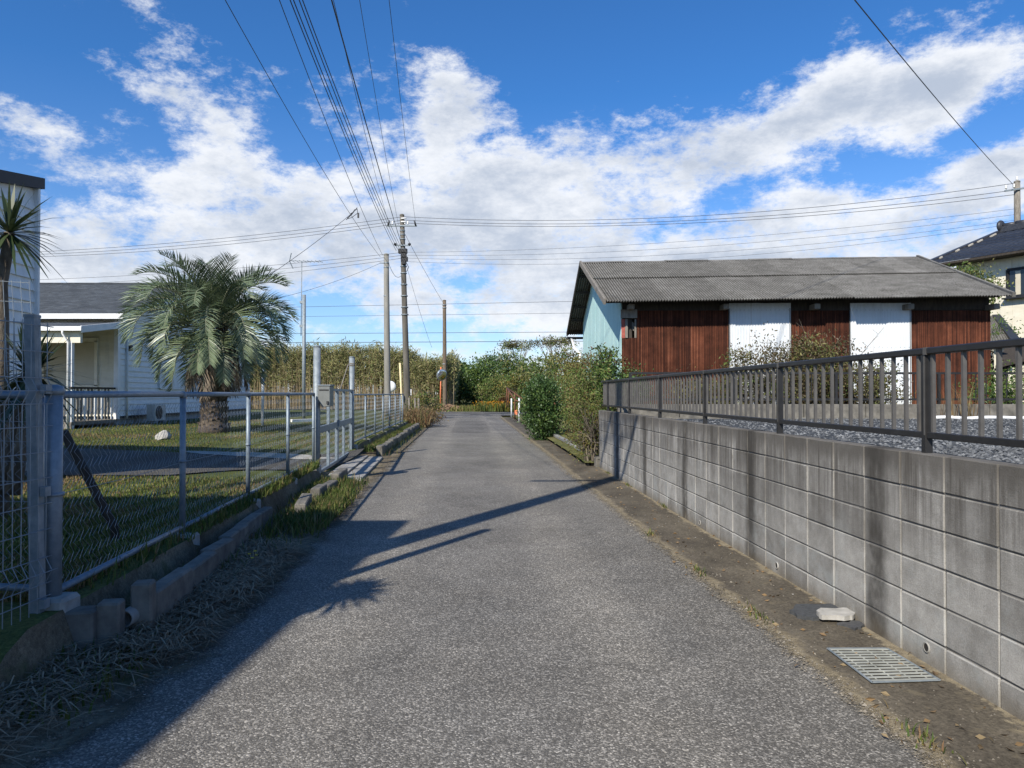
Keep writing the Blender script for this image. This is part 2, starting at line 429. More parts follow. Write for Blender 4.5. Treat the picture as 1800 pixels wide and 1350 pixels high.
def m_block():
    t = NT('concrete_block')
    X = t.xyz(); px, py, pz = X
    fine = t.noise(140, 3, .7)
    med = t.noise(5, 6, .7)
    c = t.ramp(med, [(.28, (.205, .196, .178)), (.5, (.295, .285, .262)), (.72, (.385, .372, .345))])
    c = t.mix(1.0, c, t.ramp(t.oi.outputs['Random'], [(0, .74), (1, 1.18)]), 'MULTIPLY')
    c = t.mix(1.0, c, t.ramp(fine, [(.3, .80), (.7, 1.2)]), 'MULTIPLY')
    pit = t.mr(t.noise(75, 3, .7), .66, .74); c = t.mix(t.math('MULTIPLY', pit, .55), c, (.075, .07, .06))
    # lime and mortar smear along the block edges
    tco = t.N.new('ShaderNodeTexCoord'); ox = t.xyz(tco.outputs['Object'])
    ed = t.math('MAXIMUM', t.math('DIVIDE', t.math('ABSOLUTE', ox[1]), .1955), t.math('SUBTRACT', 1.0, t.math('DIVIDE', t.math('SUBTRACT', .0955, t.math('ABSOLUTE', ox[2])), .1955)))
    ed = t.math('ADD', ed, t.math('MULTIPLY_ADD', t.noise(16, 5, .7), .16, -.08))
    c = t.mix(t.math('MULTIPLY', t.mr(ed, .955, .995), t.mr(t.noise(2.6, 4, .6), .46, .66, 0, .6)), c, (.42, .41, .385))
    # grime runs down from the top
    streak = t.noise(1, 5, .6, t.sc(1, 9, .55))
    streak2 = t.noise(1, 3, .6, t.sc(1, 30, 1.1))
    topf = t.mr(pz, .25, 1.10)
    g = t.math('MULTIPLY', t.mr(t.math('ADD', t.math('MULTIPLY', streak, .7), t.math('MULTIPLY', streak2, .3)), .36, .62), topf)
    g = t.math('MAXIMUM', t.math('MULTIPLY', g, .92), t.math('MULTIPLY', t.mr(t.math('MULTIPLY_ADD', streak2, .22, pz), 1.0, 1.22), .75))
    c = t.mix(g, c, (.072, .064, .054))
    # pale lime bloom low down
    bl = t.math('MULTIPLY', t.mr(t.noise(3.1, 6, .7), .50, .66), t.mr(pz, .95, .1))
    c = t.mix(t.math('MULTIPLY', bl, .45), c, (.34, .36, .35))
    # dark wavering bands down the wall, every two metres
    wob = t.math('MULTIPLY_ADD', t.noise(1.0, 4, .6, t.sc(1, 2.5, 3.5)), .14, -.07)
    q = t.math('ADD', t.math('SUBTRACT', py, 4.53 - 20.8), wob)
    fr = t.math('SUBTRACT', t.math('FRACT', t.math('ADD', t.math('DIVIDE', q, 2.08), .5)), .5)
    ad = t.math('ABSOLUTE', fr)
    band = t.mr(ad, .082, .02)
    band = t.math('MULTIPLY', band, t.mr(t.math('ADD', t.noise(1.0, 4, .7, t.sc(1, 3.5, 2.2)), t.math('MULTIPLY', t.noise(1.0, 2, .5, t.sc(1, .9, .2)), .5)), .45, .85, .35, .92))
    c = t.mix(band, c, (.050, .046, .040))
    # earth splash at the foot
    ft = t.math('MULTIPLY', t.mr(t.math('MULTIPLY_ADD', t.noise(6, 4), .16, pz), .22, .06), .6)
    c = t.mix(ft, c, (.12, .095, .06))
    t.bump(t.math('SUBTRACT', fine, t.math('MULTIPLY', pit, .8)), .6, .005)
    return t.fin(c, .92, 0, .2)
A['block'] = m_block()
A['mortar'] = simple('mortar', (.07, .066, .058), (.25, .24, .222), 4, .95, bscale=90, bstr=.4)
A['concrete'] = simple('concrete', (.20, .195, .18), (.36, .35, .325), 5, .9, bscale=80, bstr=.35, rnd=.12)
A['concrete_old'] = simple('weathered_concrete', (.085, .08, .068), (.21, .195, .165), 7, .95, bscale=60, bstr=.5, rnd=.15)
A['concrete_pale'] = simple('pale_concrete', (.24, .23, .205), (.42, .405, .37), 9, .92, bscale=80, bstr=.35, rnd=.1)
A['pole_concrete'] = simple('pole_concrete', (.17, .165, .145), (.29, .275, .24), 3, .9, stretch=(1, 1, .25), bscale=70, bstr=.2)
A['pole_dark'] = simple('pole_dark_concrete', (.075, .068, .056), (.16, .145, .12), 3, .9, stretch=(1, 1, .25), bscale=70, bstr=.2)
A['galv'] = simple('galvanised_steel', (.155, .195, .235), (.235, .285, .325), 22, .5, .3, bscale=120, bstr=.08)
A['galv_old'] = simple('dull_galvanised_steel', (.17, .205, .225), (.29, .325, .345), 14, .6, .25, bscale=120, bstr=.12)
A['wire_galv'] = simple('galvanised_wire', (.19, .22, .24), (.30, .335, .355), 9, .5, .3)
A['rust_steel'] = simple('rusty_steel', (.075, .03, .016), (.20, .085, .045), 25, .85, bscale=100)
A['bronze'] = simple('dark_bronze_aluminium', (.016, .0155, .0155), (.026, .025, .0245), 12, .4, .1)
A['bronze_light'] = simple('bronze_aluminium_baluster', (.085, .080, .073), (.12, .113, .104), 12, .45, .15)
A['black'] = simple('black_rubber', (.012, .012, .013), (.03, .03, .032), 20, .6)
A['cable'] = simple('black_cable', (.018, .018, .020), (.035, .035, .038), 20, .55)
A['white_paint'] = simple('white_paint', (.66, .67, .67), (.80, .80, .79), 4, .5, bscale=40, bstr=.08)
A['white_line'] = simple('worn_white_road_paint', (.42, .42, .41), (.70, .70, .68), 18, .8)
A['ceramic'] = simple('white_ceramic', (.72, .72, .70), (.82, .82, .80), 5, .25)
A['orange'] = simple('faded_orange_paint', (.62, .15, .05), (.72, .23, .10), 8, .55)
A['yellow'] = simple('faded_yellow_plastic', (.62, .50, .25), (.72, .62, .38), 8, .6)
A['red'] = simple('faded_red_paint', (.25, .05, .035), (.38, .10, .07), 12, .7)
A['wood'] = simple('weathered_wood', (.085, .062, .042), (.19, .145, .10), 9, .9, stretch=(3, 3, .5), bscale=60, bstr=.4)
A['wood_grey'] = simple('grey_timber', (.13, .115, .095), (.27, .245, .205), 8, .9, stretch=(2, 2, .6), bscale=60, bstr=.4)
A['wood_dark'] = simple('dark_timber', (.022, .018, .015), (.06, .048, .036), 9, .9, stretch=(2, 2, .5), bscale=50, bstr=.4)
A['bark'] = simple('bark', (.07, .055, .04), (.19, .16, .12), 14, .95, stretch=(1, 1, .4), bscale=30, bstr=.7, bdist=.02)
A['bark_pale'] = simple('pale_bark', (.17, .15, .12), (.36, .33, .28), 14, .95, bscale=30, bstr=.6, bdist=.02)
def m_siding(name, a, b):
    t = NT(name)
    n = t.noise(3, 5, .6, t.sc(1, 1, 2.5)); st = t.noise(1, 4, .6, t.sc(7, 7, .5))
    c = t.ramp(n, [(.3, a), (.7, b)])
    c = t.mix(t.math('MULTIPLY', t.mr(st, .54, .72), .22), c, (.30, .31, .29))
    t.bump(t.noise(60, 3, .6, t.sc(1, 1, 6)), .12, .003)
    return t.fin(c, .6, 0, .3)
A['siding'] = m_siding('white_siding', (.68, .70, .69), (.79, .80, .78))
A['siding_cream'] = m_siding('cream_siding', (.64, .60, .48), (.74, .70, .58))
A['shutter'] = simple('ivory_shutter', (.50, .46, .35), (.56, .52, .41), 3, .5)
A['dark_fascia'] = simple('dark_fascia', (.009, .010, .013), (.016, .018, .023), 7, .6)
def m_shingle():
    t = NT('grey_shingle'); n = t.noise(3, 5, .65); f = t.noise(90, 3, .7)
    row = t.vor(1.0, t.sc(3.2, 6.4, 6.4)); sp = t.N.new('ShaderNodeSeparateColor'); t.L.new(row, sp.inputs[0])
    c = t.ramp(n, [(.3, (.048, .056, .066)), (.7, (.085, .095, .108))])
    c = t.mix(1.0, c, t.ramp(f, [(.3, .7), (.7, 1.3)]), 'MULTIPLY')
    c = t.mix(1.0, c, t.ramp(sp.outputs[0], [(0, .8), (1, 1.2)]), 'MULTIPLY')
    return t.fin(c, .9, 0, .2)
A['shingle'] = m_shingle()
A['tile'] = simple('dark_glazed_tile', (.016, .019, .026), (.035, .040, .052), 12, .35, rnd=.25)
A['tile_ridge'] = simple('ridge_tile', (.02, .022, .028), (.05, .052, .058), 15, .45)
A['plaster'] = simple('ridge_plaster', (.34, .30, .23), (.56, .52, .44), 9, .9)
def m_slate():
    t = NT('cement_slate_sheet')
    n = t.noise(2.3, 6, .7); f = t.noise(38, 4, .75); l = t.noise(11, 5, .75)
    c = t.ramp(n, [(.3, (.115, .111, .10)), (.55, (.19, .184, .169)), (.75, (.255, .248, .23))])
    c = t.mix(1.0, c, t.ramp(t.oi.outputs['Random'], [(0, .84), (1, 1.08)]), 'MULTIPLY')
    c = t.mix(1.0, c, t.ramp(f, [(.32, .55), (.68, 1.45)]), 'MULTIPLY')
    c = t.mix(t.math('MULTIPLY', t.mr(l, .56, .66), .7), c, (.042, .040, .034))
    c = t.mix(t.math('MULTIPLY', t.mr(t.noise(16, 5, .75), .60, .68), .5), c, (.30, .295, .26))
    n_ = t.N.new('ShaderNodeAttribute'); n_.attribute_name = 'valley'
    c = t.mix(t.math('MULTIPLY', t.mr(n_.outputs['Fac'], .30, .85), t.math('MULTIPLY_ADD', n, .4, .6)), c, (.026, .025, .021))  # valleys darkened in the colour: dirt, and shading to strengthen the corrugation
    t.bump(f, .5, .008)
    return t.fin(c, .95, 0, .15)
A['slate'] = m_slate()
def m_rust():
    t = NT('rusted_corrugated_iron')
    st = t.noise(1, 5, .65, t.sc(27, 27, .30)); n = t.noise(2.4, 6, .7); f = t.noise(70, 3, .7)
    c = t.ramp(st, [(.3, (.020, .008, .006)), (.46, (.062, .021, .012)), (.58, (.115, .038, .020)), (.68, (.20, .085, .05)), (.8, (.30, .18, .12))])
    c = t.mix(1.0, c, t.ramp(n, [(.3, .45), (.7, 1.4)]), 'MULTIPLY')
    pz_ = t.xyz()[2]
    c = t.mix(t.math('MULTIPLY', t.mr(t.math('MULTIPLY_ADD', t.noise(4, 5, .7), .9, pz_), 2.3, 1.7), .55), c, (.13, .055, .028))
    c = t.mix(1.0, c, t.ramp(t.oi.outputs['Random'], [(0, .72), (1, 1.2)]), 'MULTIPLY')
    c = t.mix(1.0, c, t.ramp(f, [(.3, .75), (.7, 1.25)]), 'MULTIPLY')
    t.bump(f, .3, .003)
    return t.fin(c, .88, 0, .2)
A['rust'] = m_rust()
def m_whiteiron():
    t = NT('white_corrugated_iron')
    n = t.noise(2, 5, .6); st = t.noise(1, 5, .6, t.sc(14, 14, .6))
    c = t.ramp(n, [(.3, (.58, .615, .64)), (.7, (.68, .705, .72))])
    c = t.mix(t.math('MULTIPLY', t.mr(st, .56, .74), .45), c, (.36, .32, .28))
    lo_ = t.mr(t.math('MULTIPLY_ADD', t.noise(5, 5, .7), .7, t.xyz()[2]), 1.75, 1.35)
    c = t.mix(t.math('MULTIPLY', lo_, .6), c, (.33, .31, .27))
    return t.fin(c, .5, 0, .4)
A['white_iron'] = m_whiteiron()
def m_turq():
    t = NT('turquoise_painted_wall')
    n = t.noise(1.2, 6, .65); st = t.noise(1, 5, .6, t.sc(5, 5, .35)); f = t.noise(50, 3, .7)
    c = t.ramp(n, [(.3, (.42, .64, .62)), (.7, (.53, .74, .71))])
    c = t.mix(t.math('MULTIPLY', t.mr(st, .54, .72), .4), c, (.42, .56, .54))
    c = t.mix(1.0, c, t.ramp(f, [(.3, .93), (.7, 1.06)]), 'MULTIPLY')
    t.bump(f, .2, .003)
    return t.fin(c, .85, 0, .2)
A['turquoise'] = m_turq()
def m_glass():
    t = NT('window_glass'); t.fin((.02, .025, .03), .05, 0, .6); return t.m
A['glass'] = m_glass()
A['mirror'] = (lambda t: t.fin((.75, .78, .8), .05, 1.0))(NT('convex_mirror'))
A['hollow_dark'] = simple('dark_hollow_paint', (.010, .008, .007), (.02, .017, .014), 4, .95)  # near-black colour standing in for the shade inside hollows
# leaves
A['leaf_dark'] = leafmat('dark_leaf', [(00.030, 00.063, 00.020), (00.056, 00.105, 00.028), (00.084, 00.140, 00.039), (00.041, 00.084, 00.025)], .2, .4, .4)
A['leaf_mid'] = leafmat('mid_green_leaf', [(000.069, 000.114, 000.029), (000.114, 000.174, 000.039), (000.164, 000.227, 000.055), (000.087, 000.148, 000.034)], .25)
A['leaf_olive'] = leafmat('olive_leaf', [(000.113, 000.130, 000.038), (000.174, 000.183, 000.059), (000.261, 000.234, 000.087), (000.139, 000.156, 000.049)], .25)
A['leaf_yellow'] = leafmat('yellowing_leaf', [(.10, .10, .025), (.19, .16, .035), (.27, .20, .04), (.09, .10, .025)], .3)
A['leaf_red'] = leafmat('reddish_leaf', [(.09, .045, .02), (.15, .06, .03), (.08, .07, .025), (.12, .085, .03)], .25)
A['leaf_brownish'] = leafmat('bronzed_leaf', [(.075, .06, .03), (.12, .09, .045), (.06, .07, .025), (.16, .115, .07)], .2)
A['reed_leaf'] = leafmat('reed_leaf', [(00.155, 00.182, 00.062), (00.238, 00.246, 00.100), (00.365, 00.328, 00.155), (00.182, 00.219, 00.073), (00.437, 00.374, 00.192)], .25, .6)
A['reed_stem'] = leafmat('reed_stem', [(00.218, 00.164, 00.094), (00.343, 00.265, 00.156), (00.437, 00.343, 00.203), (00.156, 00.125, 00.070)], .0, .7)
A['grass'] = leafmat('grass_blade', [(.075, .115, .022), (.12, .165, .035), (.19, .205, .055), (.26, .225, .085)], .3, .6, .2)
A['grass_dark'] = leafmat('verge_grass_blade', [(.035, .07, .016), (.06, .10, .022), (.085, .12, .03), (.12, .12, .04)], .3, .6, .2)
A['grass_dry'] = leafmat('dry_grass_blade', [(.20, .15, .075), (.30, .23, .12), (.15, .10, .05), (.24, .15, .085)], .2, .7, .1)
A['straw'] = leafmat('fallen_straw', [(.14, .11, .075), (.24, .185, .125), (.36, .28, .19), (.17, .135, .092)], .05, .8, .1)
A['palm_leaf'] = leafmat('grey_green_palm_leaflet', [(0.091, 0.130, 0.068), (0.137, 0.182, 0.098), (0.215, 0.260, 0.156), (0.111, 0.150, 0.065)], .15, .4, .5)
A['palm_dead'] = leafmat('dead_palm_leaflet', [(.13, .10, .075), (.20, .16, .12), (.26, .22, .175), (.10, .075, .055)], .1, .8, .1)
A['petiole'] = simple('palm_petiole', (.16, .17, .11), (.24, .245, .16), 10, .6)
A['palm_trunk'] = simple('palm_leaf_base', (.042, .032, .023), (.14, .11, .08), 13, .95, bscale=45, bstr=.6, bdist=.01)
A['sword_leaf'] = leafmat('sword_leaf', [(.025, .045, .02), (.045, .07, .03), (.075, .10, .04), (.035, .06, .025)], .15, .4, .4)
# ------------------------------------------------------------------ ground, roads, verges
ROAD_L = [(-8, -1.95), (3, -1.98), (4, -1.85), (5.2, -1.83), (7, -1.95), (9, -2.1), (12, -2.35), (18.6, -2.75), (33, -3.75), (44, -4.7), (60, -6.5)]
def road_l(y): return table(ROAD_L, y) + .05 * fn(0.3, y * 1.3) + .03 * fn(.7, y * 5)
def road_r(y): return 1.85 - .060 * y + .03 * fn(3.3, y * 1.1) + .02 * fn(8.1, y * 6)
def wall_x(y): return 2.446 - .048 * y
def fence_a(y): return -2.19 - .0862 * y
def fence_b(y): return -2.63 - .0611 * y
def fence_x(y):
    if y < 12.1: return fence_a(y)
    if y < 16.9: return lerp(fence_a(12.1), fence_b(16.9), (y - 12.1) / 4.8)
    return fence_b(y)
def gz(x, y):      # garden height
    b = .30 + .13 * min(1, max(0, (y - 13) / 10)) * min(1, max(0, (fence_x(y) - x) / 4))
    d = exp(-((y - 14.4) / 2.4) ** 4)
    near = max(0, 1 - max(0, fence_x(y) - x) / 5)
    b -= d * near * .22
    k_ = min(1, max(0, (y - 3.2) / .45)); b = lerp(.05, b, k_ * k_ * (3 - 2 * k_)) if x > -4.3 else b
    return b + .015 * fn(x * .8, y * .8)
def strip(mb, ya, yb, xa, xb, z, n=60, nx=2, mi=0):
    base = len(mb.v); vs = []; fs = []
    for i in range(n + 1):
        y = lerp(ya, yb, i / n)
        for j in range(nx + 1):
            t = j / nx; x = lerp(xa(y), xb(y), t)
            vs.append((x, y, z(x, y, t) if callable(z) else z))
    w = nx + 1
    for i in range(n):
        for j in range(nx):
            a = i * w + j; fs.append((a, a + 1, a + w + 1, a + w))
    mb.add(vs, fs, mi)

def strip_across(name, ya, yb, xa, xb, z, mat, n=200, nx=10):
    mb = MB(); strip(mb, ya, yb, xa, xb, z, n, nx); o = structure(name, mb, mat)
    at_ = o.data.attributes.new('across', 'FLOAT', 'POINT'); at_.data.foreach_set('value', [j / nx for i in range(n + 1) for j in range(nx + 1)])
    return o
mb = MB(); S = 2500
mb.add([(-S, -S, -.09), (S, -S, -.09), (S, S, -.09), (-S, S, -.09)], [(0, 1, 2, 3)])
structure('ground', mb, A['field'])
mb = MB(); strip(mb, -9, 50.0, lambda y: road_l(y) - .35, lambda y: road_r(y) + .35, 0.0, 240, 4)
structure('road', mb, A['asphalt'])
# crossing road, slightly askew
CRX = Vector((1, -.27, 0)).normalized(); CRN = Vector((.27, 1, 0)).normalized(); CR0 = Vector((-3.2, 55.6, 0))
def cr(u, v, z=0.0): p = CR0 + CRX * u + CRN * v; return Vector((p.x, p.y, z))
mb = MB(); mb.add([cr(-70, -4.2, -.004), cr(70, -4.2, -.004), cr(70, 4.4, -.004), cr(-70, 4.4, -.004)], [(0, 1, 2, 3)])
structure('crossing_road', mb, A['asphalt_cross'])
mb = MB()
mb.add([(road_l(50.0), 50.0, .001), (road_r(50.0), 50.0, .001), cr(6, -4.1, .001), cr(-7, -4.1, .001)], [(0, 1, 2, 3)])
structure('road_mouth', mb, A['asphalt_cross'])
rl = structure('road_line', MB(), A['white_line'])
for u0, u1 in ((-4.6, -3.0), (-1.0, 1.2), (2.6, 5.0)):
    mb = MB(); mb.add([cr(u0, -3.55, .006), cr(u1, -3.55, .006), cr(u1, -3.35, .006), cr(u0, -3.35, .006)], [(0, 1, 2, 3)])
    mb.build('line_dash', A['white_line'], rl)
mb = MB(); mb.add([cr(-40, 3.75, .006), cr(40, 3.75, .006), cr(40, 3.9, .006), cr(-40, 3.9, .006)], [(0, 1, 2, 3)])
mb.build('edge_line', A['white_line'], rl)
mb = MB()
p = [G(792, 761), G(863, 761), G(852, 739.5), G(803, 739.5)]
mb.add([(q.x, q.y, .004) for q in p], [(0, 1, 2, 3)])
structure('road_patch', mb, A['asphalt_patch'])
# verge between road and fence on the left (rises to the fence)
strip_across('verge', -9, 47, lambda y: fence_x(y) - .15, lambda y: table(ROAD_L, y) + .34,
      lambda x, y, t: lerp(.10, .0045, min(1, t * 1.5)) + (.05 * (1 - t) * abs(fn(x * 2, y * 2)) if t < .7 else 0), A['dirt'], 300, 10)
# right: mossy gutter slab with sand along its edges
strip_across('gutter_slab', -9, 46, lambda y: 1.85 - .06 * y - .26, lambda y: wall_x(y) + (.02 if y < 14.85 else .1), lambda x, y, t: .006 + .005 * t, A['gutter'], 200, 10)
# ground on the right beyond the block wall
mb = MB(); strip(mb, 14.95, 46, lambda y: wall_x(y) - .25, lambda y: 30, lambda x, y, t: min(.9, .10 + .5 * t * 8) if y > 15.2 else .08, 30, 16)
structure('bank', mb, A['field'])
# garden
mb = MB(); strip(mb, -9, 47, lambda y: -60, lambda y: fence_x(y) + .10, lambda x, y, t: gz(x, y), 260, 140)
structure('garden', mb, A['lawn'], True)
strip_across('garden_bank', -9, 47, lambda y: fence_x(y) + .10, lambda y: fence_x(y) + .19 + .03 * fn(y * 3, 2), lambda x, y, t: lerp(gz(fence_x(y), y) + .004, .0, t), A['dirt'], 300, 2).data.attributes['across'].data.foreach_set('value', [0.0] * (301 * 3))
def dr_n(x): return 10.35 - .10 * (x + 3.2) * .3
def dr_f(x): return 15.0 + .12 * (x + 3.2) * -.3
mb = MB(); vs = []; n = 60; m = 16
for i in range(n + 1):
    x = lerp(-26, -3.35, i / n)
    open_ = max(0, 1 - abs(x + 3.35) / 1.6)
    ya = lerp(dr_n(x), 12.3, open_); yb = lerp(dr_f(x), 16.8, open_)
    for j in range(m + 1):
        y = lerp(ya, yb, j / m); vs.append((x, y, gz(x, y) + .022))
mb.add(vs, [(i * (m + 1) + j, (i + 1) * (m + 1) + j, (i + 1) * (m + 1) + j + 1, i * (m + 1) + j + 1) for i in range(n) for j in range(m)])
structure('driveway', mb, A['asphalt_drive'])
# lot with gravel on the right
LOT_Z = .99; LOTB = 14.3
mb = MB(); strip(mb, -6, LOTB + .1, lambda y: wall_x(y) + .1, lambda y: 26, LOT_Z, 40, 20)
structure('gravel_lot', mb, A['gravel'])

# ------------------------------------------------------------------ kerbs on the left
rng = random.Random(5)
kerb = structure('kerb', MB(), A['concrete_old'])
def kerb_block(y0, y1, off, ztop, zbot=0.0, w=.13, mat='concrete_old', xf=fence_x, jit=.012):
    mb = MB()
    j = [rng.uniform(-jit, jit) for _ in range(4)]
    xa, xb = xf(y0) + off + j[0], xf(y1) + off + j[1]
    t0, t1 = ztop + j[2], ztop + j[3]
    mb.hexa([(xa, y0, zbot), (xa + w, y0, zbot), (xb + w, y1, zbot), (xb, y1, zbot), (xa, y0, t0), (xa + w, y0, t0), (xb + w, y1, t1), (xb, y1, t1)])
    return mb.build('kerb_block', A[mat], kerb, bevel=.012)
for y in [4.46 + .62 * k for k in range(6)]: kerb_block(y, y + .61, .33 - .055 * (y - 4.46), .275 - .01 * (y - 4.46), .0, .11, jit=.018)
for y in [8.5, 9.6, 10.3]: kerb_block(y, y + .55, .42, .24 - .02 * (y - 8.5), .0, jit=.03)
kerb_block(11.55, 12.4, .36, .22, 0.0, .14)
y = 17.25
while y < 30.2:
    kerb_block(y, y + .59, .52, .24 + rng.uniform(-.03, .03), .0, .15); y += .61
# three upright concrete stubs and a drain pipe at the near end
for i, (px, py, w, pt, dd) in enumerate(((133, 1128, .16, 1075, .14), (187, 1118, .125, 1060, .12), (246, 1098, .115, 1025, .115))):
    b = G(px, py, .12); zt_ = EYE - (pt - 692) / FPX * b.y; mb = MB()
    mb.box((b.x, b.y + dd / 2, zt_ / 2), (w, dd, zt_), Matrix.Rotation(.2, 3, 'Z'))
    tag(mb.build('concrete_stub', A['concrete_old'], bevel=.012),
        ('short square concrete stub at the near end of the kerb, leftmost', 'middle upright concrete stub beside the drain pipe mouth', 'tallest upright concrete stub right of the drain pipe mouth')[i], 'concrete block', 'concrete stubs at the kerb end')
b = G(212, 1104, .13); b.x -= .03; mb = MB()
for (r0, r1) in ((.05, .042),):
    ring = []
    for yy, r in ((0, r0), (0, r1), (.35, r1), (.35, r0)):
        for k in range(16): ring.append((b.x + .05 + r * cos(2 * pi * k / 16), b.y + yy + .02, b.z + .05 + r * sin(2 * pi * k / 16)))
    fs = []
    for q in range(4):
        for k in range(16):
            fs.append((q * 16 + k, q * 16 + (k + 1) % 16, ((q + 1) % 4) * 16 + (k + 1) % 16, ((q + 1) % 4) * 16 + k))
    mb.add(ring, fs)
tag(mb.build('drain_pipe', A['concrete'], smooth=True), 'white plastic drain pipe mouth between two concrete stubs', 'pipe')
# threshold slabs in front of the gate
th = structure('gate_threshold', MB(), A['concrete_pale'])
for r, (o0, o1) in enumerate(((.09, .40), (.42, .74))):
    y = 12.42
    for k in range(7):
        mb = MB(); y1 = y + .60
        zz = [.085 - .03 * r + rng.uniform(-.004, .004) for _ in range(2)]
        P_ = [(fence_x(y) + o0, y), (fence_x(y) + o1, y), (fence_x(y1) + o1, y1), (fence_x(y1) + o0, y1)]
        mb.hexa([(*q, .0) for q in P_] + [(*q, zz[0]) for q in P_]); mb.build('paving_slab', A['concrete'], th, bevel=.006)
        y = y1 + .012

# ------------------------------------------------------------------ chain-link fences and gate
def chain_mesh(mb, f, y0, y1, z0, z1, pitch=.058, r=.0016, axis='y'):
    n = int((y1 - y0) / pitch)
    for i in range(n):
        ya = y0 + i * pitch; pts = []; k = 0; zz = z0(ya)
        top = z1(ya)
        sgn = 1 if i % 2 else -1
        while zz < top:
            s_ = (k % 2)
            yy = ya + (pitch * (.5 + .54 * (1 if s_ else -1)))
            x = f(yy); off = .004 * (1 if (k + i) % 2 else -1)
            pts.append((x + off, yy, zz) if axis == 'y' else (yy, x + off, zz))
            zz += pitch * .92; k += 1
        mb.tube(pts, r, 3, cap=False)
def make_fence(name, label, f, ys, base, H=1.17, group='grey chain-link fences', r0=.024, thick=None, mesh_r=.0016):
    root = thing(name, label, 'fence', (f(ys[0]), ys[0], base(ys[0])), group)
    gal = A['galv']
    for i, y in enumerate(ys):
        x = f(y); b = base(y); r = (thick or {}).get(i, r0)
        mb = MB(); mb.tube([(x, y, b - .04), (x, y, b + H + (.03 if r > .03 else 0))], r, 12); po = mb.build('post', gal, root, True)
        mb = MB()
        mb.lathe([(r * 1.12, 0), (r * 1.18, .02), (r * 1.05, .045), (r * .4, .055)], (x, y, b + H + (.0 if r > .03 else -.03)), 12); mb.build('post_cap', gal, po, True)
        mb = MB(); mb.lathe([(r * 1.22, 0), (r * 1.22, .02)], (x, y, b + H * .52), 12); mb.build('band', gal, po, True)
        mb = MB(); s_ = .20 if r < .03 else .26
        mb.box((x + .02, y, b - (.055 if r < .03 else .06)), (s_ if r < .03 else .19, s_ * .8 if r < .03 else .18, .16 if r < .03 else .24), Matrix.Rotation(rng.uniform(-.12, .12), 3, 'Z')); mb.build('footing', A['concrete_pale'], root, bevel=.02)
    for y0, y1 in zip(ys, ys[1:]):
        for nm, h in (('top_rail', H), ('bottom_rail', .075)):
            mb = MB(); mb.tube([(f(y0), y0 + .01, base(y0) + h), (f(y1), y1 - .01, base(y1) + h)], .021, 10); mb.build(nm, gal, root, True)
        mb = MB(); mb.tube([(f(y0) - .01, y0, base(y0) + H * .52), (f((y0 + y1) / 2) - .01, (y0 + y1) / 2, base(y0) + H * .52 - .012), (f(y1) - .01, y1, base(y1) + H * .52)], .002, 4); mb.build('tension_wire', A['wire_galv'], root)
        mb = MB(); chain_mesh(mb, lambda y: f(y) - .012, y0 + .03, y1 - .03, lambda y: lerp(base(y0), base(y1), (y - y0) / (y1 - y0)) + .085, lambda y: lerp(base(y0), base(y1), (y - y0) / (y1 - y0)) + H - .02, r=mesh_r)
        mb.build('chain_link_mesh', A['wire_galv'], root, kind='stuff')
    return root
make_fence('chain_link_fence', 'grey chain-link fence panels left of the gate, nearest the camera', fence_a, [4.107, 6.107, 8.107, 10.107, 12.02], lambda y: .30, thick={0: .046})
make_fence('chain_link_fence', 'grey chain-link fence run between the gate and the utility poles', fence_b, [17.02, 19.2, 21.2, 23.2, 25.2, 27.2, 29.2, 30.4], lambda y: .28, mesh_r=.002)
# return run going left behind the wire panel
fr = thing('chain_link_fence', 'chain-link fence run behind the wire mesh panel at the left edge', 'fence', (-2.6, 4.2, .3), 'grey chain-link fences')
for h, nm in ((1.17, 'top_rail'), (.08, 'bottom_rail')):
    mb = MB(); mb.tube([(-2.58, 4.16, .3 + h), (-5.6, 4.7, .3 + h - .02)], .021, 10); mb.build(nm, A['galv'], fr, True)
for x in (-4.2, -5.6):
    mb = MB(); mb.tube([(x, 4.16 - (x + 2.58) * .18, .2), (x, 4.16 - (x + 2.58) * .18, 1.48)], .024, 10); mb.build('post', A['galv'], fr, True)
mb = MB(); mb.tube([(-2.70, 4.24, .2), (-2.70, 4.24, 1.45)], .02, 10); mb.build('post', A['galv'], fr, True)
mb = MB(); chain_mesh(mb, lambda x: 4.16 - (x + 2.58) * .18, -5.6, -2.66, lambda x: .38, lambda x: 1.45, axis='x'); mb.build('chain_link_mesh', A['wire_galv'], fr, kind='stuff')

# gate: two tall posts carrying a leaf of bars and mesh
GA = Vector((fence_x(12.16) + .03, 12.16, .09)); GB = Vector((fence_x(16.9), 16.9, .05))
gp = thing('gate_post', 'tall round galvanised gate post with the grey letter box', 'post', GA, 'gate posts')
mb = MB(); mb.tube([GA - Vector((0, 0, .2)), (GA.x, GA.y, 2.245)], .058, 16); mb.build('pole', A['galv_old'], gp, True)
mb = MB(); mb.lathe([(.062, 0), (.062, .02), (.03, .03)], (GA.x, GA.y, 2.24), 16); mb.build('cap', A['galv_old'], gp, True)
for z in (.45, 1.36):
    mb = MB(); mb.box((GA.x + .02, GA.y + .05, z), (.06, .09, .05)); mb.build('hinge', A['rust_steel'], gp)
gp2 = thing('gate_post', 'round galvanised gate post with a rope tied round its top', 'post', GB, 'gate posts')
mb = MB(); mb.tube([GB - Vector((0, 0, .2)), (GB.x, GB.y, 2.30)], .062, 16); mb.build('pole', A['galv_old'], gp2, True)
mb = MB(); mb.lathe([(.066, 0), (.066, .02), (.03, .03)], (GB.x, GB.y, 2.295), 16); mb.build('cap', A['galv_old'], gp2, True)
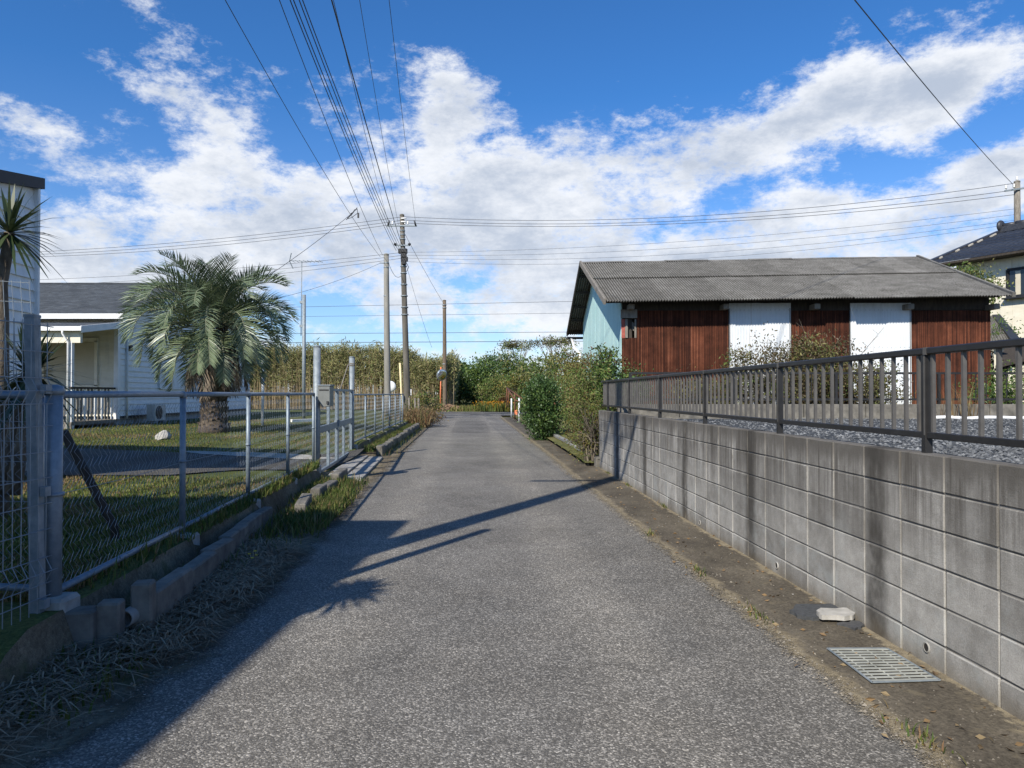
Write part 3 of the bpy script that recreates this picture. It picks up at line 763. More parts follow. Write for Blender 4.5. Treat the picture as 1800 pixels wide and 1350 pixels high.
for z, rr in ((2.12, .069), (2.16, .068), (1.56, .07)):
    mb = MB(); mb.lathe([(rr, -.012), (rr + .008, 0), (rr, .012)], (GB.x, GB.y, z), 14); mb.build('band', A['wood_grey'], gp2, True)
mb = MB(); mb.tube([(GB.x - .07, GB.y - .05, 2.14), (GB.x - .10, GB.y - .12, 2.0), (GB.x - .15, GB.y - .25, 1.75), (GB.x - .19, GB.y - .35, 1.50)], .013, 6)
tag(mb.build('rope', A['wood_grey'], smooth=True), 'pale rope hanging from the gate post down to the gate rail', 'rope')
gd = (GB - GA); gl = Vector((gd.x, gd.y, 0)).length; gu = Vector((gd.x, gd.y, 0)).normalized()
def gpt(s, z): return Vector((GA.x, GA.y, 0)) + gu * s + Vector((0, 0, z))
gate = thing('gate', 'grey steel swing gate of upright bars with a flat middle rail', 'gate', gpt(.15, .1))
for nm, z, h in (('top_rail', 1.545, .05), ('middle_rail', .87, .11), ('bottom_rail', .16, .05)):
    mb = MB(); mb.beam(gpt(.16, z), gpt(gl - .10, z), .045, h); mb.build(nm, A['galv'], gate)
for s_ in (.16, 1.25, 2.3, 2.42, 3.35, gl - .11):
    mb = MB(); mb.beam(gpt(s_, .13), gpt(s_, 1.57), .05, .05); mb.build('upright', A['galv' if s_ > .3 else 'rust_steel'], gate)
mb = MB()
n = int((gl - .3) / .06)
for i in range(n):
    s0 = .18 + i * .06; pts = []; z = .19; k = 0
    while z < 1.53:
        pts.append(gpt(s0 + (.062 if k % 2 else -.002), z) + Vector((-.02, 0, 0))); z += .055; k += 1
    mb.tube(pts, .0018, 3, cap=False)
mb.build('chain_link_mesh', A['wire_galv'], gate, kind='stuff')
mb = MB(); mb.beam(gpt(2.15, .93), gpt(2.65, .93), .05, .05); mb.box(gpt(2.36, .90) + Vector((.03, 0, 0)), (.05, .06, .12)); mb.build('latch', A['galv_old'], gate)
# letter box
bx = thing('letter_box', 'grey metal letter box with a sloped bottom on the tall gate post', 'letter box', (GA.x + .12, GA.y - .02, 1.3))
c = Vector((GA.x + .155, GA.y - .02, 0)); w, d_ = .19, .26
mb = MB()
pr = [(-w / 2, 1.60), (w / 2, 1.60), (w / 2, 1.27), (-w * .12, 1.255), (-w / 2, 1.36)]
vs = [(c.x + x, c.y - d_ / 2, z) for x, z in pr] + [(c.x + x, c.y + d_ / 2, z) for x, z in pr]
mb.add(vs, [(0, 1, 2, 3, 4)[::-1], (5, 6, 7, 8, 9)] + [(i, (i + 1) % 5, 5 + (i + 1) % 5, 5 + i) for i in range(5)])
mb.build('box_body', simple('grey_box_paint', (.155, .165, .16), (.20, .21, .20), 8, .5, .2), bx, bevel=.006)
mb = MB(); mb.box((c.x, c.y, 1.612), (w + .03, d_ + .03, .018)); mb.build('lid', A['galv_old'], bx, bevel=.004)
mb = MB(); mb.box((c.x, c.y - d_ / 2 - .003, 1.535), (w * .8, .006, .02)); mb.build('slot', A['black'], bx)
mb = MB(); mb.box((c.x + .06, c.y - d_ / 2 - .012, 1.33), (.03, .02, .05)); mb.build('lock', A['black'], bx)

# ------------------------------------------------------------------ welded wire panel at the left edge
wp = thing('wire_mesh_panel', 'welded wire mesh fence panel with bent wires at the left edge', 'fence', (-2.57, 4.0, .08))
d0 = Vector((-2.53, 3.98, 0)); dv = Vector((-.06, -1.0, 0)).normalized()
mb = MB(); mb.beam((-2.545, 4.0, .0), (-2.585, 3.98, 1.885), .055, .055, up=(0, 1, 0)); po = mb.build('post', A['galv_old'], wp)
mb = MB(); mb.beam((-2.585, 3.98, 1.885), (-2.585, 3.98, 1.9), .06, .06, up=(0, 1, 0)); mb.build('post_cap', A['galv_old'], po)
for z in (.35, .95, 1.5):
    mb = MB(); mb.box((-2.51, 3.985, z), (.03, .05, .05)); mb.build('clip', A['galv_old'], wp)
prof = [(.06, 0), (.45, 0), (.52, .035), (.59, 0), (1.42, 0), (1.49, .035), (1.56, 0), (1.86, 0)]
def wpo(s_, z): return d0 + dv * s_ + Vector((table(prof, z) + .0, 0, z))
for i in range(40):
    s_ = -.04 + i * .062
    mb = MB(); mb.tube([wpo(s_, z) for z, _ in prof], .0028, 5); mb.build('vertical_wire', A['wire_galv'], wp)
for z in [.1, .24, .38, .45, .52, .59, .74, .88, 1.02, 1.16, 1.30, 1.42, 1.49, 1.56, 1.70, 1.84]:
    mb = MB(); mb.tube([wpo(-.08, z) + Vector((.005, 0, 0)), wpo(2.4, z) + Vector((.005, 0, 0))], .0028, 5); mb.build('horizontal_wire', A['wire_galv'], wp)
# second panel beyond, leaning
wp2 = thing('wire_mesh_panel', 'leaning welded wire mesh panel in front of the white sided wall', 'fence', at(20, 900, 6.2))
for i in range(9):
    a, b = at(-60 + i * 17, 880, 6.2 - .0 * i), at(-74 + i * 15.5, 489 + i * .5, 6.25)
    mb = MB(); mb.tube([a, b], .003, 5); mb.build('vertical_wire', A['wire_galv'], wp2)
for j in range(12):
    t = j / 11
    a, b = at(-74 - 0 + 14 * t, lerp(489, 880, t), 6.25), at(lerp(50, 76, t), lerp(497, 882, t), 6.25)
    mb = MB(); mb.tube([a, b], .003, 5); mb.build('horizontal_wire', A['wire_galv'], wp2)

# ------------------------------------------------------------------ near white building at the left edge
def lap_wall(mb, a, b, z0, z1, n, ex=.17, lap=.014):
    """clapboard profile between plan points a and b, outward normal n"""
    a, b, n = Vector((a[0], a[1], 0)), Vector((b[0], b[1], 0)), Vector((n[0], n[1], 0)).normalized()
    z = z0
    while z < z1 - .01:
        zt = min(z + ex, z1)
        mb.add([a + n * lap + Vector((0, 0, z)), b + n * lap + Vector((0, 0, z)), b + n * .002 + Vector((0, 0, zt)), a + n * .002 + Vector((0, 0, zt)),
                a + Vector((0, 0, z)), b + Vector((0, 0, z))], [(0, 1, 2, 3), (4, 5, 1, 0)])
        z = zt
NB = thing('clapboard_house', 'white clapboard building with dark fascia at the left edge', 'house', (-7.3, 11.3, .3))
c0 = Vector((-7.33, 11.35, 0)); cd = Vector((.055, -1, 0)).normalized(); cn = Vector((1, .055, 0)).normalized()
NL = 3.0; c1 = c0 + cd * NL
def nroof(s_): return 4.64 - .18 * s_
mb = MB()
q0, q1 = c0 - cn * 5, c1 - cn * 5
mb.hexa([(c1.x, c1.y, .1), (c0.x, c0.y, .1), (q0.x, q0.y, .1), (q1.x, q1.y, .1), (c1.x, c1.y, nroof(NL)), (c0.x, c0.y, nroof(0)), (q0.x, q0.y, nroof(0)), (q1.x, q1.y, nroof(NL))])
mb.build('wall', A['siding'], NB)
z = .42
while z < 4.5:
    L_ = min(NL, (4.64 - z - .2) / .18)
    if L_ < .1: break
    mb = MB(); lap_wall(mb, c0 + cd * L_ + cn * .004, c0 + cn * .004, z, z + .175, cn, .175, .034)
    mb.build('siding_board', A['siding'], NB); z += .175
z = .42
while z < nroof(NL) - .2:
    mb = MB(); lap_wall(mb, c1 + cd * .004, q1 + cd * .004, z, z + .175, cd, .175, .034); mb.build('siding_board', A['siding'], NB); z += .175
mb = MB(); mb.beam(c0 + cn * .035 + Vector((0, -.05, .3)), c0 + cn * .035 + Vector((0, -.05, nroof(0))), .10, .05, up=(0, 1, 0)); mb.build('corner_board', A['siding'], NB)
mb = MB(); mb.beam(c1 + cn * .01 + Vector((0, 0, .22)), c0 + cn * .01 + Vector((0, 0, .22)), .05, .40); mb.build('plinth', A['concrete'], NB)
mb = MB()
e0, e1 = c0 + cn * .10 - cd * .06, c1 + cn * .10
f0, f1 = c0 - cn * 5.3 - cd * .06, c1 - cn * 5.3
za_, zb_ = nroof(0), nroof(NL)
mb.hexa([(e1.x, e1.y, zb_), (e0.x, e0.y, za_), (f0.x, f0.y, za_), (f1.x, f1.y, zb_), (e1.x, e1.y, zb_ + .17), (e0.x, e0.y, za_ + .17), (f0.x, f0.y, za_ + .17), (f1.x, f1.y, zb_ + .17)])
mb.build('roof_fascia', A['dark_fascia'], NB)
# taller house out of view to the left; its shadow lies over the near verge
NH = thing('tall_house', 'two-storey house beside the road left of the camera, known by its shadow', 'house', (-6.5, -2, .3))
hc = Vector((-4.90, 1.80, 0))
def hrect(x0, o, z): return [(-12 - o, -9 - o, z), (hc.x - .65 + o, -9 - o, z), (hc.x + o, hc.y + o, z), (-12 - o, hc.y + o, z)]
mb = MB(); mb.hexa(hrect(0, 0, .1) + hrect(0, 0, 5.7)); mb.build('wall', A['siding'], NH)
mb = MB(); mb.hexa(hrect(0, .12, 5.7) + hrect(0, .12, 5.95)); mb.build('roof', A['dark_fascia'], NH)
mb = MB(); mb.beam((hc.x - .2, -2, 3.2), (hc.x - .1, -.4, 3.2), .10, 1.2); mb.build('window', A['glass'], NH)

# ------------------------------------------------------------------ white house with the porch behind the palm
HY = 24.5
hx0 = (205 - 900) / FPX * HY                      # near right corner
def hxr(y): return hx0 - .03 * (y - HY)
HB = 38.0; HL = -30.0
zg = .43; zf = zg + .30
z_e = EYE + (692 - 553) / FPX * (HY - .4)        # eave
zr = z_e + 2.05; yr = (HY + HB) / 2
WH = thing('porch_house', 'white clapboard house with grey shingle roof and covered porch behind the palm', 'house', (hx0, HY, zg))
mb = MB()
mb.hexa([(HL, HY, zf), (hx0, HY, zf), (hxr(HB), HB, zf), (HL, HB, zf), (HL, HY, z_e), (hx0, HY, z_e), (hxr(HB), HB, z_e), (HL, HB, z_e)])
g = [(hxr(HY), HY, z_e), (hxr(HB), HB, z_e), (hxr(yr), yr, zr - .05)]
mb.add(g + [(p_[0] - .1, p_[1], p_[2]) for p_ in g], [(0, 1, 2), (5, 4, 3)])
mb.build('wall', A['siding'], WH)
mb = MB(); lap_wall(mb, (hx0 - .05, HY - .004), (HL, HY - .004), zf, z_e - .02, (0, -1), .19, .03); mb.build('front_siding', A['siding_cream'], WH)
mb = MB(); lap_wall(mb, (hx0 + .004, HY + .05), (hxr(HB) + .004, HB), zf, z_e, (1, 0), .19, .04)
z = z_e
while z < zr - .25:
    t0 = (z - z_e) / (zr - z_e)
    lap_wall(mb, (hxr(HY) + .004, lerp(HY, yr, t0 + .03)), (hxr(HB) + .004, lerp(HB, yr, t0 + .03)), z, z + .19, (1, 0), .19, .04); z += .19
mb.build('side_siding', A['siding'], WH)
mb = MB(); mb.beam((hx0 + .01, HY - .01, zf - .1), (hx0 + .01, HY - .01, z_e), .14, .14, up=(0, 1, 0)); mb.build('corner_board', A['white_paint'], WH)
mb = MB(); mb.hexa([(HL, HY + .1, zg - .3), (hx0 - .08, HY + .1, zg - .3), (hxr(HB) - .08, HB - .1, zg - .3), (HL, HB - .1, zg - .3), (HL, HY + .1, zf - .06), (hx0 - .08, HY + .1, zf - .06), (hxr(HB) - .08, HB - .1, zf - .06), (HL, HB - .1, zf - .06)]); mb.build('foundation', A['concrete'], WH)
mb = MB(); mb.beam((hx0 - .01, HY + .1, zf - .035), (hxr(HB) - .01, HB - .1, zf - .035), .07, .07); mb.build('base_trim', A['dark_fascia'], WH)
# roof slopes, in shingle courses
def roof_slope(ye, sgn, nm):
    root = None; rows = 34
    mb = MB(); xr = .42
    for i in range(rows):
        t0, t1 = i / rows, (i + 1) / rows + .004
        y0, y1 = lerp(ye, yr, t0), lerp(ye, yr, t1); z0, z1 = lerp(z_e - .02, zr, t0), lerp(z_e - .02, zr, t1)
        xa, xb = hxr(y0) + xr, hxr(y1) + xr
        mb.add([(HL, y0, z0 + .035), (xa, y0, z0 + .035), (xb, y1, z1 + .012), (HL, y1, z1 + .012), (HL, y0, z0 + .005), (xa, y0, z0 + .005), (xb, y1, z1 - .02)],
               [(0, 1, 2, 3) if sgn > 0 else (3, 2, 1, 0), (4, 5, 1, 0), (5, 6, 2, 1)])
    return mb.build(nm, A['shingle'], WH)
rf = roof_slope(HY - .45, 1, 'roof'); roof_slope(HB + .45, -1, 'roof')
mb = MB(); mb.beam((HL, yr, zr + .03), (hxr(yr) + .42, yr, zr + .03), .25, .05); mb.build('ridge_cap', A['shingle'], rf)
for ye in (HY - .45, HB + .45):
    mb = MB(); mb.beam((hxr(ye) + .43, ye, z_e - .10), (hxr(yr) + .43, yr, zr - .08), .05, .24); mb.build('bargeboard', A['white_paint'], WH)
    mb = MB(); mb.beam((hxr(ye) + .425, ye, z_e + .055), (hxr(yr) + .425, yr, zr + .075), .09, .05); mb.build('verge_trim', A['dark_fascia'], WH)
mb = MB(); mb.beam((HL, HY - .47, z_e - .055), (hx0 + .45, HY - .47, z_e - .055), .05, .17); mb.build('gutter', A['white_paint'], WH)
mb = MB(); mb.add([(HL, HY - .45, z_e - .13), (hx0 + .4, HY - .45, z_e - .13), (hx0 + .4, HY, z_e - .13), (HL, HY, z_e - .13)], [(3, 2, 1, 0)]); mb.build('soffit', A['white_paint'], WH)
# porch
PY = 22.0
pz = EYE + (692 - 577) / FPX * PY
xp1 = hx0 + .05; xpw = hx0 + .05
mb = MB()
mb.hexa([(HL, PY - .15, pz - .04), (xp1 + .3, PY - .15, pz - .04), (xpw + .30, HY, z_e - .28), (HL, HY, z_e - .28), (HL, PY - .15, pz + .04), (xp1 + .3, PY - .15, pz + .04), (xpw + .30, HY, z_e - .20), (HL, HY, z_e - .20)])
mb.build('porch_roof', A['shingle'], WH)
mb = MB(); mb.beam((xp1 + .32, PY - .17, pz - .04), (xpw + .32, HY - .02, z_e - .28), .05, .20); mb.build('porch_bargeboard', A['white_paint'], WH)
mb = MB(); mb.beam((HL, PY - .18, pz - .02), (xp1 + .34, PY - .18, pz - .02), .07, .13); mb.build('porch_gutter', A['white_paint'], WH)
mb = MB(); mb.beam((HL, PY + .05, pz - .26), (xp1 + .2, PY + .05, pz - .26), .12, .34); mb.build('porch_beam', A['siding_cream'], WH)
xpp = hx0 - .06
for x in (xpp, xpp - 3.0, xpp - 6):
    mb = MB(); mb.beam((x, PY + .05, zg), (x, PY + .05, pz - .40), .13, .13, up=(0, 1, 0)); mb.build('porch_post', A['white_paint'], WH)
mb = MB(); mb.tube([(xpp - .12, PY - .18, pz - .05), (xpp - .12, PY - .18, pz - .16), (xpp - .02, PY - .06, pz - .42), (xpp - .02, PY - .06, zg)], .035, 8); mb.build('downpipe', A['white_paint'], WH, True)
dz = zg + .20
xd1 = hx0 + .02
nb = 0
x = HL
mb = MB(); mb.hexa([(HL, PY, dz - .1), (xd1, PY, dz - .1), (xd1, HY, dz - .1), (HL, HY, dz - .1), (HL, PY, dz), (xd1, PY, dz), (xd1, HY, dz), (HL, HY, dz)]); mb.build('deck', A['wood_grey'], WH)
mb = MB(); mb.beam((HL, PY - .02, dz - .1), (xd1, PY - .02, dz - .1), .05, .2); mb.build('deck_rim', A['wood_grey'], WH)
for k in range(7):
    mb = MB(); mb.box((xd1 - .3 - k * 1.2, PY + .3, zg + .08), (.25, .25, .45)); mb.build('deck_pier', A['concrete'], WH)
mb = MB(); mb.beam((xpp - 6, PY, dz + 1.02), (xd1, PY, dz + 1.02), .10, .06); mb.build('railing_rail', A['wood_dark'], WH)
mb = MB(); mb.beam((xd1 - .05, PY + .05, dz + 1.02), (xd1 - .05, HY - .1, dz + 1.02), .10, .06); mb.build('railing_rail', A['wood_dark'], WH)
y = PY + .16
while y < HY - .12:
    mb = MB(); mb.beam((xd1 - .05, y, dz + .02), (xd1 - .05, y, dz + 1.0), .022, .085, up=(0, 1, 0)); mb.build('railing_slat', A['wood_grey' if (int(y * 97) % 4) else 'white_paint'], WH); y += .19
x = xpp - .2
while x > xpp - 3.2:
    mb = MB(); mb.beam((x, PY, dz + .02), (x, PY, dz + 1.0), .085, .022, up=(0, 1, 0)); mb.build('railing_slat', A['wood_grey' if (int(x * 97) % 3) else 'white_paint'], WH); x -= .155
# roller shutter
w0, w1 = (80 - 900) / FPX * HY, (168 - 900) / FPX * HY
zt, zb = EYE + (692 - 602) / FPX * HY, EYE + (692 - 676) / FPX * HY
sh = MB()
lap_wall(sh, (w1, HY - .05), (w0, HY - .05), zb, zt, (0, -1), .075, .012)
so = sh.build('shutter', A['shutter'], WH)
mb = MB()
for a_, b_ in (((w0 - .05, HY - .05, zb - .05), (w0 - .05, HY - .05, zt + .05)), ((w1 + .05, HY - .05, zb - .05), (w1 + .05, HY - .05, zt + .05))):
    mb.beam(a_, b_, .1, .1, up=(0, 1, 0))
mb.beam((w0 - .1, HY - .05, zt + .08), (w1 + .1, HY - .05, zt + .08), .1, .14); mb.beam((w0 - .1, HY - .05, zb - .05), (w1 + .1, HY - .05, zb - .05), .1, .07)
mb.build('shutter_frame', A['siding_cream'], so)
# side window with shutter
yw0, yw1 = 27.6, 30.0
mb = MB(); lap_wall(mb, (hxr(yw0) + .05, yw0), (hxr(yw1) + .05, yw1), zf + 1.0, zf + 2.1, (1, 0), .075, .012); so = mb.build('shutter', A['siding'], WH)
mb = MB()
for y in (yw0 - .05, yw1 + .05): mb.beam((hxr(y) + .05, y, zf + .95), (hxr(y) + .05, y, zf + 2.15), .1, .1, up=(0, 1, 0))
for z in (zf + .95, zf + 2.15): mb.beam((hxr(yw0) + .05, yw0, z), (hxr(yw1) + .05, yw1, z), .1, .08)
mb.build('shutter_frame', A['white_paint'], so)
mb = MB(); mb.tube([(hx0 + .06, HY + .55, z_e - .1), (hx0 + .06, HY + .55, zf - .1)], .035, 8); mb.build('downpipe', A['siding'], WH, True)
mb = MB(); mb.box((hx0 + .07, HY + .7, zf + 2.3), (.12, .16, .2)); mb.build('wall_lamp', A['dark_fascia'], WH)
# air conditioner outdoor unit
ax, ay = hx0 + .55, 26.1
AC = thing('outdoor_unit', 'pale air-conditioner outdoor unit at the foot of the white house', 'air conditioner', (ax, ay, zg))
mb = MB(); mb.box((ax, ay, zg + .38), (.30, .80, .58)); mb.build('casing', simple('ac_casing', (.42, .42, .40), (.5, .5, .48), 4, .5), AC, bevel=.015)
mb = MB(); mb.lathe([(.24, 0), (.24, .015), (.05, .02)], (ax + .152, ay - .12, zg + .38), 20, M_=Matrix.Rotation(radians(90), 3, 'Y')); mb.build('fan_grille', A['dark_fascia'], AC)
for s_ in (-.3, .3):
    mb = MB(); mb.box((ax, ay + s_, zg + .045), (.36, .1, .09)); mb.build('foot', A['concrete'], AC)
mb = MB(); mb.tube([(ax, ay + .40, zg + .3), (ax - .1, ay + .55, zg + .28), (ax - .45, ay + .6, zf + .3)], .03, 7); mb.build('pipe', A['siding'], AC, True)
# stone on the lawn
b = G(289, 768, .44); mb = MB()
mb.lathe([(.10, 0), (.17, .05), (.18, .12), (.12, .2), (.03, .24)], (b.x, b.y, gz(b.x, b.y) - .02), 9)
st = mb.mesh('white_stone', A['concrete_pale'])
for v in st.vertices: v.co += Vector((fn(v.co.x * 9, v.co.y * 9), fn(v.co.y * 9, v.co.z * 9), fn(v.co.z * 9, v.co.x * 9))) * .06
tag(link('white_stone', st), 'rounded white stone lying on the lawn before the house', 'stone')
# white edging and gravel patch by the driveway
b0, b1 = G(512, 744, .38), G(556, 742, .38); mb = MB(); mb.beam((b0.x, b0.y, gz(b0.x, b0.y) + .04), (b1.x, b1.y, gz(b1.x, b1.y) + .05), .1, .12)
tag(mb.build('edging', A['white_paint'], bevel=.01), 'low white edging strip on the far lawn behind the gate', 'edging')
mb = MB(); rq = random.Random(2); pp = []
for k in range(28):
    a_ = 2 * pi * k / 28; rr_ = 1 + .22 * fn(cos(a_) * 2, sin(a_) * 2, 4) + rq.uniform(-.06, .06); pp.append((-5.3 + 1.55 * cos(a_) * rr_, 15.35 + .42 * sin(a_) * rr_))
mb.add([(x, y, gz(x, y) + .034) for x, y in pp], [tuple(range(28))]); structure('gravel_patch', mb, A['sand'])
# slanted timber brace behind the first fence post
mb = MB(); a_ = at(112, 758, 5.6); b_ = at(202, 925, 5.9); mb.tube([a_, b_, (b_.x + .02, b_.y, .26)], [.035, .035, .034], 8)
tag(mb.build('timber_brace', A['wood_dark'], smooth=True), 'dark slanting timber pole behind the first fence panel', 'timber pole')
# galvanised pipes in the garden, antenna mast
px_ = thing('antenna_mast', 'grey steel mast with a television aerial left of the concrete pole', 'mast', (at(534, 760, 30).x, 30, .4))
X = at(534, 600, 30).x
mb = MB(); mb.tube([(X, 30, .3), (X, 30, at(0, 518, 30).z)], .075, 12); mb.build('pole', A['galv_old'], px_, True)
for py in (531, 573):
    mb = MB(); mb.box((X - .06, 30, at(0, py, 30).z), (.22, .1, .10)); mb.build('bracket', A['galv_old'], px_)
mb = MB(); mb.tube([(X - .12, 30, at(0, 590, 30).z), (X - .10, 30, at(0, 458, 30).z)], .018, 6); mb.build('thin_mast', A['galv_old'], px_, True)
mb = MB(); za = at(0, 459, 30).z
mb.tube([(X - .55, 30, za + .03), (X + .75, 30, za - .02)], .012, 5)
for k in range(8): mb.tube([(X - .45 + k * .16, 29.72, za), (X - .45 + k * .16, 30.28, za)], .007, 4)
mb.tube([(X - .60, 30, za + .02), (X - .50, 29.9, za + .32)], .02, 5); mb.tube([(X - .60, 30, za + .02), (X - .48, 30.1, za - .28)], .02, 5)
mb.build('aerial', A['galv_old'], px_)
b = at(462, 650, 24); mb = MB(); mb.tube([(b.x, 24, .3), (b.x, 24, at(0, 619, 24).z)], .045, 10); mb.lathe([(.05, 0), (.02, .03)], (b.x, 24, at(0, 619, 24).z), 10)
tag(mb.build('laundry_post', A['white_paint'], smooth=True), 'thin white steel post right of the palm trunk', 'post')
# ------------------------------------------------------------------ block retaining wall and railing on the right
WT = 1.15
bw = thing('block_wall', 'grey stained concrete block retaining wall along the right side of the road', 'wall', (wall_x(3), 3, 0))
wd = Vector((-.048, 1, 0)).normalized(); wn = Vector((-1, -.048, 0)).normalized()
Y0 = 3.47 - .4 * 15; NCOL = 43
mb = MB()
e0, e1 = Vector((wall_x(Y0), Y0, 0)), Vector((wall_x(14.82), 14.82, 0))
q = lambda p_, o, z: (p_.x - wn.x * o, p_.y - wn.y * o, z)
mb.hexa([q(e0, .006, -.1), q(e0, .124, -.1), q(e1, .124, -.1), q(e1, .006, -.1), q(e0, .006, WT - .006), q(e0, .124, WT - .006), q(e1, .124, WT - .006), q(e1, .006, WT - .006)])
mb.build('mortar_core', A['mortar'], bw)
rotw = atan2(-.048, 1) * -1
bm = bmesh.new(); bmesh.ops.create_cube(bm, size=1)
bmesh.ops.scale(bm, vec=(.128, .391, .191), verts=bm.verts); bmesh.ops.bevel(bm, geom=list(bm.edges), offset=.005, segments=1, affect='EDGES')
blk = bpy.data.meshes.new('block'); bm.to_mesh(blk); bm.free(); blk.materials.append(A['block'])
rb = random.Random(3)
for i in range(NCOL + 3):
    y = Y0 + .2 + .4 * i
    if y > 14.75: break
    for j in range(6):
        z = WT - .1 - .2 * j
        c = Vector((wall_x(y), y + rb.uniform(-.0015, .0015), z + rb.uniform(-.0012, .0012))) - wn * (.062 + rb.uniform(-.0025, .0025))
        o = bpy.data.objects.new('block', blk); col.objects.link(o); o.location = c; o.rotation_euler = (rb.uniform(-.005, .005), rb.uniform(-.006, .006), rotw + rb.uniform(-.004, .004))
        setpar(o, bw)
# weep pipes
for px, py in ((1627, 1136), (1365, 993), (1230, 918), (1095, 840)):
    Yw = FPX * 2.446 / (px - 837.6); zw = EYE - (py - 692) / FPX * Yw
    c = Vector((wall_x(Yw), Yw, zw)); mb = MB(); vs = []
    for o_, r in ((.009, .028), (.010, .022), (-.03, .022), (-.03, .028)):
        for k in range(14): vs.append(c + wn * o_ + wd * (r * cos(2 * pi * k / 14)) + Vector((0, 0, r * sin(2 * pi * k / 14))))
    mb.add(vs, [(a * 14 + k, a * 14 + (k + 1) % 14, ((a + 1) % 4) * 14 + (k + 1) % 14, ((a + 1) % 4) * 14 + k) for a in range(4) for k in range(14)])
    w_ = mb.build('weep_pipe', A['concrete_pale'], bw, True)
    mb = MB(); mb.add([c + wn * .0065 + wd * (.0225 * cos(2 * pi * k / 14)) + Vector((0, 0, .0225 * sin(2 * pi * k / 14))) for k in range(14)], [tuple(range(14))]); mb.build('dark_bore_disc', A['hollow_dark'], w_)  # shade of the pipe bore painted as a flat near-black disc
# railing
RZT, RZB = 1.735, 1.245
rail = thing('railing', 'dark bronze aluminium railing with upright balusters on the block wall', 'railing', (wall_x(4) + .07, 4, WT))
def rp(y, z, o=.064): p_ = Vector((wall_x(y), y, z)) - wn * o; return p_
RY0, RY1 = -1.9, 14.72
yy = RY0
while yy < RY1 - .05:
    y2 = min(yy + 2.0, RY1)
    mb = MB(); mb.beam(rp(yy + .004, RZT - .024), rp(y2 - .004, RZT - .024), .052, .038); mb.build('top_rail', A['bronze'], rail, bevel=.006)
    mb = MB(); mb.beam(rp(yy + .004, RZB), rp(y2 - .004, RZB), .038, .036); mb.build('bottom_rail', A['bronze'], rail, bevel=.004)
    mb = MB(); mb.beam(rp(y2 - .02, RZT - .024), rp(y2 + .012, RZT - .024), .055, .041); mb.build('rail_sleeve', A['bronze_light'], rail)
    yy = y2
ys_post = [.12 + 2.0 * k for k in range(-1, 8)]
for y in ys_post:
    if y > RY1: break
    mb = MB(); mb.beam(rp(y, WT - .05), rp(y, RZT - .04), .042, .046, up=(0, 1, 0)); mb.build('post', A['bronze'], rail, bevel=.004)
    mb = MB(); mb.beam(rp(y - .012, RZB), rp(y - .012, RZT - .045), .047, .012, up=(0, 1, 0)); mb.build('post_cover', A['bronze_light'], rail)
bal = MB(); bal.box((0, 0, 0), (.020, .017, RZT - RZB - .06)); balm = bal.mesh('baluster', A['bronze_light'])
y = RY0 + .05
while y < RY1:
    if min(abs(y - p_) for p_ in ys_post) > .045:
        o = link('baluster', balm, rail); o.location = rp(y, (RZT + RZB) / 2 - .012); o.rotation_euler = (0, 0, rotw)
    y += .1285
# gutter details: steel grating, broken slab
gr = thing('drain_grating', 'galvanised steel drain grating set in the mossy gutter by the wall', 'grating', G(1545, 1170))
P = [G(1452, 1143), G(1556, 1143), G(1648, 1199), G(1530, 1203)]
fr_ = MB()
for a_, b_ in zip(P, P[1:] + P[:1]): fr_.beam(Vector((a_.x, a_.y, .0185)), Vector((b_.x, b_.y, .0185)), .012, .004)
fr_.build('frame', A['galv_old'], gr)
gm = simple('worn_grating_steel', (.30, .31, .275), (.47, .48, .43), 9, .6, .25, rnd=.1)
for k in range(12):
    t = (k + .5) / 12; a_, b_ = P[0].lerp(P[3], t), P[1].lerp(P[2], t)
    mb = MB(); mb.beam((a_.x, a_.y, .0185), (b_.x, b_.y, .0185), .020, .0025); mb.build('bar', gm, gr)
for k in range(4):
    t = (k + .5) / 4; a_, b_ = P[0].lerp(P[1], t), P[3].lerp(P[2], t)
    mb = MB(); mb.beam((a_.x, a_.y, .0166), (b_.x, b_.y, .0166), .008, .0015); mb.build('cross_bar', gm, gr)
mb = MB(); mb.add([(p_.x, p_.y, .0145) for p_ in P], [(0, 1, 2, 3)][::-1]); mb.build('dark_pit_sheet', A['hollow_dark'], gr)  # flat near-black sheet gives the shade between the bars by colour
def slab(name, pix, z0, h, mat, label, seed):
    r = random.Random(seed); pts = []
    for i, (a_, b_) in enumerate(zip(pix, pix[1:] + pix[:1])):
        A_, B_ = G(*a_), G(*b_)
        for k in range(4):
            t = k / 4; p_ = A_.lerp(B_, t); pts.append((p_.x + r.uniform(-.008, .008), p_.y + r.uniform(-.012, .012)))
    n = len(pts); mb = MB()
    mb.add([(x, y, z0) for x, y in pts] + [(x * 1.0, y, z0 + h + r.uniform(0, .004)) for x, y in pts], [tuple(reversed(range(n))), tuple(range(n, 2 * n))] + [(i, (i + 1) % n, n + (i + 1) % n, n + i) for i in range(n)])
    tag(mb.build(name, mat), label, 'slab', 'broken slab pieces in the gutter')
slab('broken_slab', [(1388, 1080), (1398, 1068), (1472, 1068), (1488, 1086), (1434, 1092), (1405, 1090)], .008, .022, simple('broken_asphalt', (.035, .038, .04), (.07, .073, .075), 40, .9, bscale=120), 'dark broken asphalt piece lying in the gutter', 1)
slab('broken_slab', [(1432, 1088), (1440, 1083), (1494, 1084), (1503, 1092), (1493, 1098), (1442, 1097)], .031, .028, A['concrete_pale'], 'white broken concrete piece on the dark asphalt piece', 2)
slab('broken_slab', [(1470, 1100), (1506, 1096), (1518, 1104), (1500, 1109)], .008, .016, simple('broken_asphalt_small', (.04, .042, .045), (.08, .08, .08), 40, .9, bscale=120), 'small dark broken piece right of the white one', 3)
